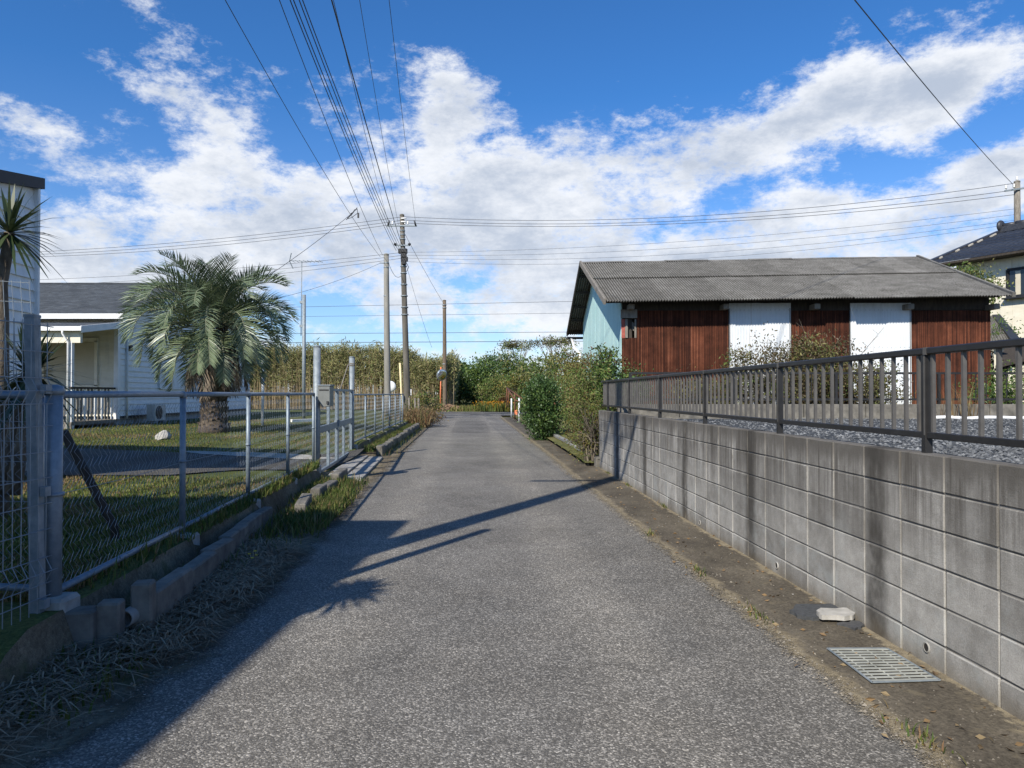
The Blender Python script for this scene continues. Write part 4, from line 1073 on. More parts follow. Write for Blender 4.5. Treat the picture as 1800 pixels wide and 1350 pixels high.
# low back wall of the lot with its own railing
lw = thing('low_wall', 'low concrete wall at the back of the gravel lot', 'wall', (6, LOTB, LOT_Z))
x = 2.05; rb = random.Random(9)
while x < 26:
    mb = MB(); mb.box((x + .595, LOTB + .08, 1.12), (1.186, .15, .30)); mb.build('wall_section', A['concrete_old'], lw, bevel=.008)
    x += 1.2
mb = MB(); mb.beam((2.05, LOTB - .02, .985), (26, LOTB - .02, .985), .12, .06); mb.build('wall_footing', A['concrete_old'], lw)
br = thing('back_railing', 'dark thin railing on the low wall before the shed', 'railing', (6, LOTB + .08, 1.27))
zt_, zb_ = EYE + (692 - 656) / FPX * 14.38, EYE + (692 - 702) / FPX * 14.38
for nm, z in (('top_rail', zt_), ('bottom_rail', zb_)):
    mb = MB(); mb.beam((2.3, LOTB + .08, z), (26, LOTB + .08, z), .045, .04); mb.build(nm, A['bronze'], br)
x = 2.3
while x < 26:
    mb = MB(); mb.beam((x, LOTB + .08, 1.25), (x, LOTB + .08, zt_), .05, .05, up=(0, 1, 0)); mb.build('post', A['bronze'], br); x += 2
balm2 = MB(); balm2.box((0, 0, 0), (.015, .015, zt_ - zb_ - .03)); bm2 = balm2.mesh('baluster', A['bronze'])
x = 2.42
while x < 14:
    o = link('baluster', bm2, br); o.location = (x, LOTB + .08, (zt_ + zb_) / 2); x += .2
# pale strip lying by the wall
a_, b_ = G(1640, 736.5, LOT_Z + .01), G(1800, 735.5, LOT_Z + .01)
mb = MB(); pts = []
for k in range(9):
    t = k / 8; pts.append((lerp(a_.x, b_.x + .8, t), LOTB - .35 + .06 * sin(k * 1.7), LOT_Z + .03 + .012 * sin(k * 2.3)))
mb.tube(pts, .035, 7)
tag(mb.build('plastic_strip', A['white_paint'], smooth=True), 'pale plastic strip lying on the gravel before the low wall', 'strip')
# loose gravel
rg = random.Random(21); mb = MB()
for i in range(13000):
    t = rg.random() ** 1.7
    y = lerp(3.0, 14.1, t); x = lerp(wall_x(y) + .14, min(1.02 * y * .70 + .7, 15), rg.random())
    if x < wall_x(y) + .14: continue
    s_ = rg.uniform(.010, .026); a0 = rg.random() * 6.28
    c = Vector((x, y, LOT_Z + s_ * .3))
    vs = [c + Vector((cos(a0 + k * 1.57) * s_ * rg.uniform(.7, 1.2), sin(a0 + k * 1.57) * s_ * rg.uniform(.7, 1.2), rg.uniform(-.2, .3) * s_)) for k in range(4)] + [c + Vector((0, 0, s_ * rg.uniform(.5, .9)))]
    mb.add(vs, [(0, 1, 4), (1, 2, 4), (2, 3, 4), (3, 0, 4)])
g_ = mb.build('loose_gravel', leafmat('gravel_chip', [(.055, .06, .064), (.095, .10, .105), (.14, .147, .152), (.21, .217, .22)], 0, .85), kind='stuff'); tag(g_, 'grey crushed gravel spread over the lot', 'gravel')

# ------------------------------------------------------------------ long shed
SH = thing('shed', 'long old shed with grey corrugated roof and rusty and white iron sheets', 'shed', (3, 17, 1.0))
EA, EB = Vector((2.08, 16.4, 3.52)), Vector((10.85, 16.0, 3.60))
RC, RD = Vector((2.06, 22.0, 5.37)), Vector((12.0, 21.9, 5.52))
BA, BB = Vector((2.06, 27.4, 3.66)), Vector((13.1, 27.6, 3.7))
def sheet(mb, P00, P10, P11, P01, waves, amp, nseg=6, rows=4, ph=0, sag=0.0):
    nx = int(waves * nseg)
    nrm = (P10 - P00).cross(P01 - P00).normalized()
    if nrm.z < 0 and abs(nrm.z) > .3: nrm = -nrm
    vs = []
    for j in range(rows + 1):
        v = j / rows
        for i in range(nx + 1):
            u = i / nx
            p_ = (P00.lerp(P10, u)).lerp(P01.lerp(P11, u), v)
            vs.append(p_ + nrm * (amp * cos(2 * pi * waves * u + ph) + sag * sin(pi * v)))
    w = nx + 1
    mb.add(vs, [(j * w + i, j * w + i + 1, (j + 1) * w + i + 1, (j + 1) * w + i) for j in range(rows) for i in range(nx)])
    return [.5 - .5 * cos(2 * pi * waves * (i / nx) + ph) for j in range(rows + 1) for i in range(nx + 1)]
rs_ = random.Random(11)
def roof_side(A_, B_, C_, D_, nm, cols=13, front=True):
    wv = 11
    for r in range(2):
        for c_ in range(cols):
            u0, u1 = c_ / cols, (c_ + 1.0) / cols
            v0, v1 = (0, .545) if r == 0 else (.50, 1.0)
            lo = lambda u, v: A_.lerp(B_, u).lerp(C_.lerp(D_, u), v)
            lift = Vector((0, 0, .03 * r + rs_.uniform(-.002, .002)))
            P00, P10, P11, P01 = lo(u0, v0) + lift, lo(u1, v0) + lift, lo(u1, v1) + lift * .4, lo(u0, v1) + lift * .4
            d0 = rs_.uniform(-.03, .03) if r == 0 else rs_.uniform(-.015, .015)
            sl = (lo(.5, 0) - lo(.5, 1)).normalized(); P00 += sl * d0; P10 += sl * d0
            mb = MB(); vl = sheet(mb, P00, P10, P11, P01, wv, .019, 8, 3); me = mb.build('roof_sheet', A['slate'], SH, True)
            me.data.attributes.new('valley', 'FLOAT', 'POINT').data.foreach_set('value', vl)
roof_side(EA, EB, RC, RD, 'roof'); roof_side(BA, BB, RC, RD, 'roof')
for k in range(8):
    u0, u1 = k / 8, (k + 1) / 8 + .004; mb = MB()
    a_, b_ = RC.lerp(RD, u0) + Vector((0, 0, .035 + rs_.uniform(-.01, .015))), RC.lerp(RD, u1) + Vector((0, 0, .035 + rs_.uniform(-.01, .015)))
    for s_, dn in ((-1, 1), (1, 1)):
        mb.add([a_, b_, b_ + Vector((0, s_ * .17, -.065)), a_ + Vector((0, s_ * .17, -.065))], [(0, 1, 2, 3) if s_ < 0 else (3, 2, 1, 0)])
    mb.build('ridge_cap', A['slate'], SH)
# verge boards, purlins and rafters visible under the gable
for a_, b_ in ((EA, RC), (BA, RC)):
    mb = MB(); mb.beam(a_ + Vector((-.02, 0, .0)), b_ + Vector((-.02, 0, .0)), .05, .13); mb.build('bargeboard', A['wood_grey' if a_ is EA else 'wood_dark'], SH)
for a_, b_ in ((EB, RD),):
    mb = MB(); mb.beam(a_ + Vector((.03, 0, .02)), b_ + Vector((.03, 0, .02)), .07, .10); mb.build('bargeboard', A['slate'], SH)
for side in (0, 1):
    for k in range(5):
        v = (k + .35) / 5; a_, b_ = (EA, RC) if side == 0 else (BA, RC); c_, d_ = (EB, RD) if side == 0 else (BB, RD)
        p_, q_ = a_.lerp(b_, v) - Vector((-.03, 0, .075)), c_.lerp(d_, v) - Vector((.1, 0, .075))
        mb = MB(); mb.beam(p_, q_, .06, .08); mb.build('purlin', A['wood_dark'], SH)
# walls
WX0, WY0 = 2.51, 17.0
def fw(px):        # point of the front wall on a pixel column
    s_ = (px - 900) / FPX; k_ = -.045
    y = (WY0 - k_ * WX0) / (1 - k_ * s_); return Vector((s_ * y, y, 0))
SB = 1.0; ZT = 3.42
panels = [(1118, 1203, 'rust'), (1203, 1281, 'rust'), (1281, 1334, 'white_iron'), (1334, 1388, 'white_iron'), (1388, 1440, 'rust'), (1440, 1493, 'rust'),
          (1493, 1546, 'white_iron'), (1546, 1599, 'white_iron'), (1599, 1655, 'rust'), (1655, 1702, 'rust'), (1702, 1740, 'rust')]
for i, (a_, b_, m_) in enumerate(panels):
    p_, q_ = fw(a_), fw(b_ + 1)
    off = Vector((0, -.05 if m_ == 'white_iron' else -.012 - .008 * (i % 2), 0))
    top = EYE + (692 - 533) / FPX * p_.y if m_ == 'white_iron' else EYE + (692 - 546) / FPX * p_.y
    w_ = (q_ - p_).length; mb = MB()
    sheet(mb, p_ + off + Vector((0, 0, SB)), q_ + off + Vector((0, 0, SB)), q_ + off + Vector((0, 0, top)), p_ + off + Vector((0, 0, top)), round(w_ / .034), .0085, 6, 2)
    mb.build('wall_sheet', A[m_], SH, True)
    if m_ == 'white_iron':
        mb = MB()
        for k in range(7):
            s_ = (k + .5) / 7; c = p_.lerp(q_, s_) + off
            for z in (top - .16, top - 1.0): mb.lathe([(.008, 0), (.004, .008)], (c.x, c.y - .011, z), 6, M_=Matrix.Rotation(radians(90), 3, 'X'))
        mb.build('roofing_nails', A['galv_old'], SH, kind='stuff')
# left strip with the broken window
p_, q_ = fw(1092.5), fw(1118)
z1, z2, z3 = EYE + (692 - 594) / FPX * 17, EYE + (692 - 561) / FPX * 17, EYE + (692 - 546) / FPX * 17
mb = MB(); sheet(mb, p_ + Vector((0, -.015, SB)), q_ + Vector((0, -.015, SB)), q_ + Vector((0, -.015, z1)), p_ + Vector((0, -.015, z1)), 10, .0085, 6, 2); mb.build('wall_sheet', A['rust'], SH, True)
pm = fw(1098.5)
mb = MB(); mb.hexa([p_ + Vector((0, -.02, z1)), pm + Vector((0, -.02, z1)), pm + Vector((0, .04, z1)), p_ + Vector((0, .04, z1)), p_ + Vector((0, -.02, z2)), pm + Vector((0, -.02, z2)), pm + Vector((0, .04, z2)), p_ + Vector((0, .04, z2))]); mb.build('wall_strip', A['red'], SH)
mb = MB(); mb.beam(p_ + Vector((-.02, -.05, (z2 + z3) / 2 + .02)), q_ + Vector((.02, -.05, (z2 + z3) / 2 + .02)), .06, .20); mb.build('lintel', A['wood_grey'], SH)
win = MB(); win.beam(fw(1101) + Vector((0, .0, z1)), fw(1101) + Vector((0, .0, z2)), .06, .09, up=(0, 1, 0)); win.beam(fw(1117) + Vector((0, .0, z1)), fw(1117) + Vector((0, .0, z2)), .04, .05, up=(0, 1, 0))
wo = win.build('window_frame', A['wood_grey'], SH)
mb = MB(); mb.beam(fw(1102) + Vector((0, .06, z2 - .03)), fw(1118) + Vector((0, .06, z1 + .22)), .03, .14); mb.build('brace', A['wood_grey'], wo)
# posts, beam ends, eave shadow gap
mb = MB(); a_, b_ = fw(1094), fw(1740); mb.hexa([a_ + Vector((.03, .03, SB)), b_ + Vector((0, .03, SB)), b_ + Vector((0, .06, SB)), a_ + Vector((.03, .06, SB)), a_ + Vector((.03, .03, SB + .05)), b_ + Vector((0, .03, SB + .05)), b_ + Vector((0, .06, SB + .05)), a_ + Vector((.03, .06, SB + .05))]); mb.build('sill_beam', A['wood_dark'], SH)
mb = MB(); mb.beam(a_ + Vector((0, .05, 3.50)), b_ + Vector((0, .05, 3.52)), .10, .30); mb.build('wall_plate', A['wood_dark'], SH)
mb = MB(); a2, b2 = fw(1120), fw(1739); mb.add([a2 + Vector((0, .04, SB)), b2 + Vector((0, .04, SB)), b2 + Vector((0, .04, 3.5)), a2 + Vector((0, .04, 3.5))], [(0, 1, 2, 3)]); mb.build('inner_lining', A['wood_dark'], SH)
for px in (1107, 1270, 1428, 1590, 1738):
    c = fw(px); zc = EYE + (692 - 541) / FPX * c.y
    mb = MB(); mb.beam((c.x, c.y - .32, zc), (c.x, c.y + .3, zc), .13, .12); mb.build('beam_end', A['wood_grey'], SH, bevel=.01)
    mb = MB(); mb.beam((c.x, c.y + .09, SB), (c.x, c.y + .09, 3.4), .12, .12, up=(0, 1, 0)); mb.build('post', A['wood_dark'], SH)
for px in (1281.5, 1388.5, 1493, 1599.5):
    c = fw(px); mb = MB(); mb.beam((c.x, c.y - .03, SB), (c.x, c.y - .03, ZT), .03, .04, up=(0, 1, 0)); mb.build('cover_strip', A['wood_dark'], SH)
# gable wall, boarded and painted
gx = WX0; yb = 26.1
def roofz(y): 
    return lerp(EA.z, RC.z, (y - EA.y) / (RC.y - EA.y)) if y < RC.y else lerp(RC.z, BA.z, (y - RC.y) / (BA.y - RC.y))
nbd = 30
for k in range(nbd):
    y0_, y1_ = lerp(WY0 + .01, yb, k / nbd), lerp(WY0 + .01, yb, (k + 1) / nbd) - .004
    mb = MB(); o_ = rs_.uniform(-.003, .003)
    mb.hexa([(gx + o_, y0_, .6), (gx + .03, y0_, .6), (gx + .03, y1_, .6), (gx + o_, y1_, .6), (gx + o_, y0_, roofz(y0_) - .05), (gx + .03, y0_, roofz(y0_) - .05), (gx + .03, y1_, roofz(y1_) - .05), (gx + o_, y1_, roofz(y1_) - .05)])
    mb.build('gable_board', A['turquoise'], SH)
mb = MB(); xr_ = 10.62; ye_ = 16.68
mb.add([(xr_, ye_, .8), (xr_ + 1.2, yb, .8), (xr_ + 1.2, yb, 3.6), (xr_ + .6, 21.9, 5.4), (xr_, ye_, 3.5)], [(0, 1, 2, 3, 4)]); mb.build('end_wall', A['rust'], SH)
mb = MB(); mb.add([(gx, yb, .6), (xr_ + 1.2, yb, .8), (xr_ + 1.2, yb, 3.6), (gx, yb, 3.7)], [(0, 1, 2, 3)]); mb.build('back_wall', A['rust'], SH)
# gutter and white downpipe at the far gable corner
mb = MB(); mb.beam((BA.x - .02, BA.y + .05, BA.z - .12), (BB.x, BB.y + .05, BB.z - .12), .12, .08); mb.build('gutter', A['dark_fascia'], SH)
mb = MB(); mb.tube([(2.2, 27.2, 3.5), (2.25, 26.6, 3.1), (2.42, 26.3, 2.9), (2.42, 26.25, .8)], .05, 8); mb.build('downpipe', A['white_paint'], SH, True)

# ------------------------------------------------------------------ tiled house at the right edge
e_ = Vector((.472, -.881, 0)); pn = Vector((.881, .472, 0))
E0 = Vector((14.9, 26.5, 6.1)); LEN = 13.0; HW = 4.7; RISE = 1.62
TH = thing('tiled_house', 'cream-walled house with dark tiled roof at the right edge', 'house', (E0.x + 1, E0.y, .9))
w0_ = E0 + pn * .65 + e_ * .7; 
def hp(a_, b_, z): v = w0_ + e_ * a_ + pn * b_; return Vector((v.x, v.y, z))
mb = MB(); mb.hexa([hp(0, 0, .7), hp(LEN, 0, .7), hp(LEN, 2 * HW - 1.3, .7), hp(0, 2 * HW - 1.3, .7), hp(0, 0, 6.1), hp(LEN, 0, 6.1), hp(LEN, 2 * HW - 1.3, 6.1), hp(0, 2 * HW - 1.3, 6.1)]); mb.build('wall', A['siding_cream'], TH)
for k in range(26):
    mb = MB(); mb.hexa([hp(k * .455 + .006, -.012, .9), hp(k * .455 + .449, -.012, .9), hp(k * .455 + .449, -.001, .9), hp(k * .455 + .006, -.001, .9), hp(k * .455 + .006, -.012, 6.0), hp(k * .455 + .449, -.012, 6.0), hp(k * .455 + .449, -.001, 6.0), hp(k * .455 + .006, -.001, 6.0)]); mb.build('wall_panel', A['siding_cream'], TH)
mb = MB(); mb.add([hp(0, 0, 6.1), hp(0, 2 * HW - 1.3, 6.1), hp(0, HW - .65, 6.1 + RISE - .3)], [(0, 1, 2)]); mb.build('gable', A['siding_cream'], TH)
R0 = E0 + pn * HW + Vector((0, 0, RISE))
rows_, cols_ = 15, 46
tl = MB()
# tile courses as wavy strips, each course one part
for r in range(rows_):
    for half in range(1):
        mb = MB(); v0, v1 = r / rows_, (r + 1) / rows_ + .012
        a0, a1 = E0 + (R0 - E0) * v0, E0 + (R0 - E0) * v1
        nx = cols_ * 5; vs = []
        for a_, dz_ in ((a0, .05), (a1, .018)):
            for i in range(nx + 1):
                u = i / nx; vs.append(a_ + e_ * (LEN + 1.4) * u + Vector((0, 0, dz_ + .022 * sin(2 * pi * cols_ * u))))
        for i in range(nx + 1):
            u = i / nx; vs.append(a0 + e_ * (LEN + 1.4) * u + Vector((0, 0, .0)))
        w = nx + 1
        mb.add(vs, [(i, i + 1, w + i + 1, w + i) for i in range(nx)] + [(2 * w + i, 2 * w + i + 1, i + 1, i) for i in range(nx)])
        mb.build('tile_course', A['tile'], TH, True)
E2 = E0 + pn * 2 * HW
mb = MB(); mb.add([R0, R0 + e_ * (LEN + 1.4), E2 + e_ * (LEN + 1.4), E2], [(0, 1, 2, 3)]); mb.build('back_roof', A['tile'], TH)
mb = MB(); mb.beam(R0 + Vector((0, 0, .12)), R0 + e_ * (LEN + 1.4) + Vector((0, 0, .12)), .22, .26); rdg = mb.build('ridge', A['tile_ridge'], TH, bevel=.03)
for k in range(28):
    mb = MB(); c = R0 + e_ * (.3 + k * .48) + Vector((0, 0, .27)); mb.tube([c - e_ * .22, c + e_ * .22], [.10, .085], 8); mb.build('ridge_tile', A['tile_ridge'], rdg, True)
mb = MB(); mb.lathe([(.06, -.10), (.2, -.06), (.23, 0), (.2, .06), (.06, .10)], R0 + Vector((0, 0, .28)), 14, M_=Matrix.Rotation(atan2(e_.y, e_.x), 3, 'Z') @ Matrix.Rotation(radians(90), 3, 'Y')); mb.build('ridge_end', A['tile_ridge'], TH, True)
mb = MB(); mb.beam(E0 - e_ * .05 + Vector((0, 0, .03)), R0 - e_ * .05 + Vector((0, 0, .05)), .20, .15); mb.build('verge_tiles', A['tile_ridge'], TH)
for k, v in enumerate((.12, .33, .5, .62, .8)):
    c = E0.lerp(R0, v) + e_ * .12 + Vector((0, 0, .075)); c2 = E0.lerp(R0, v + .03 + .012 * k) + e_ * .12 + Vector((0, 0, .09))
    mb = MB(); mb.beam(c, c2, .05, .05); mb.build('mortar_patch', A['plaster'], TH)
mb = MB(); a_ = E0 + Vector((0, 0, -.08)); mb.hexa([a_, a_ + e_ * (LEN + 1.4), a_ + e_ * (LEN + 1.4) + pn * .7, a_ + pn * .7, a_ + Vector((0, 0, .07)), a_ + e_ * (LEN + 1.4) + Vector((0, 0, .07)), a_ + e_ * (LEN + 1.4) + pn * .7 + Vector((0, 0, .2)), a_ + pn * .7 + Vector((0, 0, .2))]); mb.build('eave_soffit', A['wood_dark'], TH)
# window: find along-wall position from pixel columns
def along(px):
    s_ = (px - 900) / FPX; return (s_ * w0_.y - w0_.x) / (e_.x - s_ * e_.y)
wa, wb = along(1774), along(1774) + 1.75
Yw = (w0_ + e_ * wa).y; wz1, wz0 = EYE + (692 - 474) / FPX * Yw, EYE + (692 - 522) / FPX * Yw
wi = MB(); wi.hexa([hp(wa, -.015, wz0), hp(wb, -.015, wz0), hp(wb, -.005, wz0), hp(wa, -.005, wz0), hp(wa, -.015, wz1), hp(wb, -.015, wz1), hp(wb, -.005, wz1), hp(wa, -.005, wz1)]); wo = wi.build('window', A['glass'], TH)
mb = MB()
for (u0, z0_, u1, z1_) in ((wa, wz0, wb, wz0), (wa, wz1, wb, wz1), (wa, wz0, wa, wz1), (wb, wz0, wb, wz1), ((wa + wb) / 2, wz0, (wa + wb) / 2, wz1)):
    mb.beam(hp(u0, -.04, z0_), hp(u1, -.04, z1_), .07, .07, up=(0, 0, 1) if z0_ == z1_ else (0, 1, 0))
mb.build('window_frame', A['dark_fascia'], wo)
for k, cm in ((.18, 'shutter'), (.42, 'red'), (.7, 'shutter')):
    mb = MB(); u = lerp(wa, wb, k); mb.beam(hp(u, -.022, wz0 + .05), hp(u, -.022, wz1 - .08), .16, .006, up=(pn.x, pn.y, 0)); mb.build('curtain', A[cm], wo)
mb = MB(); mb.beam(hp(wa - .1, -.12, wz0 - .06), hp(wb + .1, -.12, wz0 - .06), .22, .05); mb.build('window_sill', A['dark_fascia'], wo)
# lower tiled roof and a lean-to with dark boards
LR = thing('low_tiled_roof', 'low grey tiled lean-to roof between the shed and the cream house', 'roof', at(1760, 590, 21))
a_, b_, c_, d_ = at(1742, 545, 22.5), at(1800, 590, 19.5), at(1742, 600, 19), at(1840, 600, 18.4)
mb = MB(); sheet(mb, at(1738, 605, 19.5), at(1786, 600, 18.8), at(1752, 556, 22), at(1728, 552, 22), 9, .02, 6, 6); mb.build('roof_tiles', A['slate'], LR, True)
mb = MB(); mb.beam(at(1752, 556, 22), at(1786, 600, 18.8), .2, .12); mb.build('verge', A['tile_ridge'], LR)
mb = MB(); mb.hexa([at(1748, 606, 19.6) * 1 + Vector((0, 0, -1.8)), at(1780, 606, 19.6) + Vector((0, 0, -1.8)), at(1780, 606, 22) + Vector((0, 0, -1.8)), at(1748, 606, 22) + Vector((0, 0, -1.8)), at(1748, 604, 19.6), at(1780, 604, 19.6), at(1780, 600, 22), at(1748, 600, 22)]); mb.build('wall', A['siding_cream'], LR)
LT = thing('lean_to', 'dark wooden lean-to roof low behind the back railing, right edge', 'lean-to', at(1790, 700, 16))
for k in range(7):
    p0, p1 = at(1752 + k * 16, 650 - k * 3, 16.6), at(1752 + k * 16 + 60, 618 - k * 4, 17.5)
    mb = MB(); mb.beam(p0, p1, .10, .05); mb.build('rafter', A['wood_dark'], LT)
mb = MB(); mb.hexa([at(1750, 648, 16.5), at(1870, 618, 16.5), at(1880, 590, 18), at(1766, 618, 18), at(1750, 643, 16.5), at(1870, 613, 16.5), at(1880, 585, 18), at(1766, 613, 18)]); mb.build('roof_boards', A['wood_dark'], LT)
for px in (1766, 1830):
    p_ = at(px, 640, 16.8); mb = MB(); mb.beam((p_.x, p_.y, .8), (p_.x, p_.y, p_.z + .1), .1, .1, up=(0, 1, 0)); mb.build('post', A['wood_dark'], LT)
# ------------------------------------------------------------------ poles and wires
def pole(name, label, base, top, r0, r1, mat, group='utility poles', lean=(0, 0)):
    t = thing(name, label, 'utility pole', base, group)
    mb = MB(); b = Vector(base); n = 8
    mb.tube([(b.x + lean[0] * k / n, b.y + lean[1] * k / n, lerp(b.z - .3, top, k / n)) for k in range(n + 1)], [lerp(r0, r1, k / n) for k in range(n + 1)], 16)
    mb.build('shaft', mat, t, True)
    mb = MB(); mb.lathe([(r1 * 1.06, -.05), (r1 * 1.06, .02), (r1 * .5, .06)], (b.x + lean[0], b.y + lean[1], top), 14); mb.build('pole_cap', mat, t, True)
    return t
def band(t, x, y, z, r, h=.05, mat='galv_old'):
    mb = MB(); mb.lathe([(r, -h / 2), (r, h / 2)], (x, y, z), 14); mb.build('band', A[mat], t, True)
def insul(t, p_, up=1, r=.055):
    mb = MB(); mb.lathe([(.02, 0), (.02, .05 * up), (r, .06 * up), (r * 1.05, .10 * up), (r * .6, .12 * up), (r, .15 * up), (r * .9, .20 * up), (.03, .23 * up)], p_, 10); mb.build('insulator', A['ceramic'], t, True)
JY = 45.0
def J(px, py): return at(px, py, JY)
jb = J(717, 730); jt = J(706, 377)
jx = lambda z: lerp(jb.x, jt.x, z / jt.z)
JP = pole('utility_pole', 'tallest dark concrete utility pole with two crossarms at the junction', (jb.x, JY, .0), jt.z, .21, .135, A['pole_dark'], lean=(jt.x - jb.x, 0))
za = J(0, 397).z
mb = MB(); mb.beam((J(680, 0).x, JY - .14, za), (J(733, 0).x, JY - .14, za), .08, .09); mb.build('crossarm', A['galv_old'], JP, bevel=.01)
for px in (684, 690, 712, 717): insul(JP, (J(px, 0).x, JY - .14, za + .05))
for px in (682, 731):
    mb = MB(); mb.tube([(J(px, 0).x, JY - .15, za), (J(px, 0).x + (.1 if px < 700 else -.1), JY - .2, za + .32)], [.06, .03], 8); mb.build('strain_clamp', A['black'], JP, True)
for py in (390, 384):
    mb = MB(); mb.tube([(jx(12) - .05, JY - .15, J(0, py).z), (jx(12) + .28, JY - .2, J(0, py).z)], .045, 8); mb.build('jumper_insulator', A['ceramic'], JP, True)
zb = J(0, 431.5).z
mb = MB(); mb.beam((J(694, 0).x, JY - .16, zb), (J(721, 0).x, JY - .16, zb), .07, .08); mb.build('crossarm', A['galv_old'], JP, bevel=.01)
for px in (695, 720):
    mb = MB(); mb.lathe([(.03, -.02), (.09, .02), (.09, .10), (.03, .14)], (J(px, 0).x, JY - .18, zb), 10); mb.build('insulator', A['black'], JP, True)
for py, w, h in ((442, .55, .3), (449, .34, .4), (456, .42, .3), (462, .25, .25)):
    mb = MB(); z = J(0, py).z; mb.box((jx(z) + rng.uniform(-.08, .15), JY - .2, z), (w, .22, h)); mb.build('junction_box', A['black'], JP, bevel=.03)
for py in (405, 412, 420, 437, 468, 480, 500, 520, 540, 553): band(JP, jx(J(0, py).z), JY, J(0, py).z, .165 + .0004 * (py - 400), .06)
mb = MB(); mb.tube([(jx(9) + .15, JY - .12, J(0, 460).z), (jx(9) + .33, JY - .14, J(0, 470).z), (jx(9) + .2, JY - .14, J(0, 478).z)], .02, 6); mb.build('drip_loop', A['cable'], JP, True)
mb = MB(); z = J(0, 690).z; mb.box((jx(z) + .22, JY - .15, z), (.12, .16, .5)); mb.build('meter_plate', A['black'], JP, bevel=.02)
mb = MB(); mb.box((jx(z) + .27, JY - .24, z + .02), (.05, .02, .36)); mb.build('white_tag', A['white_paint'], JP)
CY = 40.0
cb = at(681.5, 740, CY); ct = at(678.5, 447, CY)
CP = pole('utility_pole', 'plain pale concrete pole without crossarms left of the junction pole', (cb.x, CY, .2), ct.z, .19, .135, A['pole_concrete'], lean=(ct.x - cb.x, 0))
for py in (462, 470, 520): band(CP, ct.x + .01, CY, at(0, py, CY).z, .15, .06)
mb = MB(); mb.tube([(ct.x - .14, CY, at(0, 462, CY).z), (ct.x - .35, CY - .05, at(0, 462, CY).z)], .025, 6); mb.build('bracket', A['galv_old'], CP)
FY = 66.0
fb, ft = at(782, 712, FY), at(781, 528, FY)
FP = pole('utility_pole', 'short far pole behind the round traffic mirror', (fb.x, FY, 0), ft.z, .20, .15, A['wood'], lean=(ft.x - fb.x, 0))
for py in (536, 541, 640): band(FP, ft.x, FY, at(0, py, FY).z, .19, .08)
RB = Vector((25.2, 36.8, 0)); rt = at(1791, 318, 36.8)
RP = pole('utility_pole', 'utility pole with white insulators rising behind the tiled roof, right edge', (rt.x, 36.8, .8), rt.z, .2, .135, A['wood_grey'])
mb = MB(); z = at(0, 333, 36.8).z; mb.beam((rt.x - .75, 36.6, z - .1), (rt.x + .5, 36.65, z + .1), .07, .08); mb.build('crossarm', A['galv_old'], RP)
for dx, dz_ in ((-.68, -.03), (-.3, .03), (.4, .12)): insul(RP, (rt.x + dx, 36.6, z + dz_))
insul(RP, (rt.x, 36.8, rt.z + .03))
LPp = pole('utility_pole', 'utility pole beyond the left edge carrying the crossing lines', (-45, 56.2, 0), 12.4, .2, .135, A['pole_concrete'])
mb = MB(); mb.beam((-46, 56.2, 11.9), (-44, 56.2, 11.9), .08, .09); mb.build('crossarm', A['galv_old'], LPp)
P1 = Vector((-3.95, 2.15, 0))
NP = pole('utility_pole', 'roadside utility pole left of the camera, known by its long shadow', (P1.x, P1.y, .2), 11.6, .19, .15, A['pole_concrete'])
mb = MB(); mb.beam((P1.x - 1.0, P1.y, 11.1), (P1.x + 2.0, P1.y, 11.1), .08, .09); mb.build('crossarm', A['galv_old'], NP)
mb = MB(); mb.beam((P1.x - 1.3, P1.y, 9.2), (P1.x + 1.0, P1.y, 9.2), .08, .09); mb.build('crossarm', A['galv_old'], NP)
mb = MB(); mb.tube([(-2.97, 3.0, .1), (-2.97, 3.0, 4.45)], .065, 10); mb.lathe([(.05, 0), (.02, .03)], (-2.97, 3.0, 4.45), 10)
tag(mb.build('steel_post', A['galv_old'], smooth=True), 'slim steel post by the left fence, known by its thin shadow', 'post')

def cable(a, b, sag, r, label, group, n=26, name='overhead_wire'):
    a, b = Vector(a), Vector(b); mb = MB()
    mb.tube([a.lerp(b, t / n) - Vector((0, 0, 4 * sag * (t / n) * (1 - t / n))) for t in range(n + 1)], r, 5)
    return tag(mb.build(name, A['cable'], smooth=True), label, 'cable', group)
def over(px0, zs, E, sag, r, label, group):
    """wire from the near pole (z = zs) to E, crossing the picture's top edge at px0"""
    Ys = P1.y; Y = 14.0
    for _ in range(30):
        t = (Y - Ys) / (E.y - Ys); z = lerp(zs, E.z, t) - 4 * sag * t * (1 - t); Y = .5 * Y + .5 * (z - EYE) * FPX / 692
    x = (px0 - 900) / FPX * Y; t = (Y - Ys) / (E.y - Ys); xs = (x - t * E.x) / (1 - t)
    return cable((xs, Ys, zs), E, sag, r, label, group)
gA = 'wires running up the lane'
over(395, 8.9, at(668, 451, CY), .55, .008, 'leftmost thin wire over the lane, ending at the pale pole', gA)
over(490, 9.1, at(672, 448, CY), .5, .009, 'second thin wire from the left over the lane, to the pale pole', gA)
for i, px in enumerate((509, 515, 525, 531)):
    over(px, 9.2 + .03 * i, J(696 + i * 2.6, 440 - i * 2.5), .5, .012, ('leftmost', 'second', 'third', 'rightmost')[i] + ' of four black cables in the bundle over the lane', gA)
over(582, 9.2, J(704, 425), .25, .017, 'thickest black cable over the lane, right of the bundle', gA)
over(585, 11.05, J(684, 397), .55, .008, 'thin high wire ending at the left end of the crossarm', gA)
over(631, 11.05, J(700, 395), .5, .008, 'thin high wire ending at the junction pole top', gA)
over(683, 11.05, J(731, 397), .5, .008, 'rightmost thin high wire over the lane, to the crossarm end', gA)
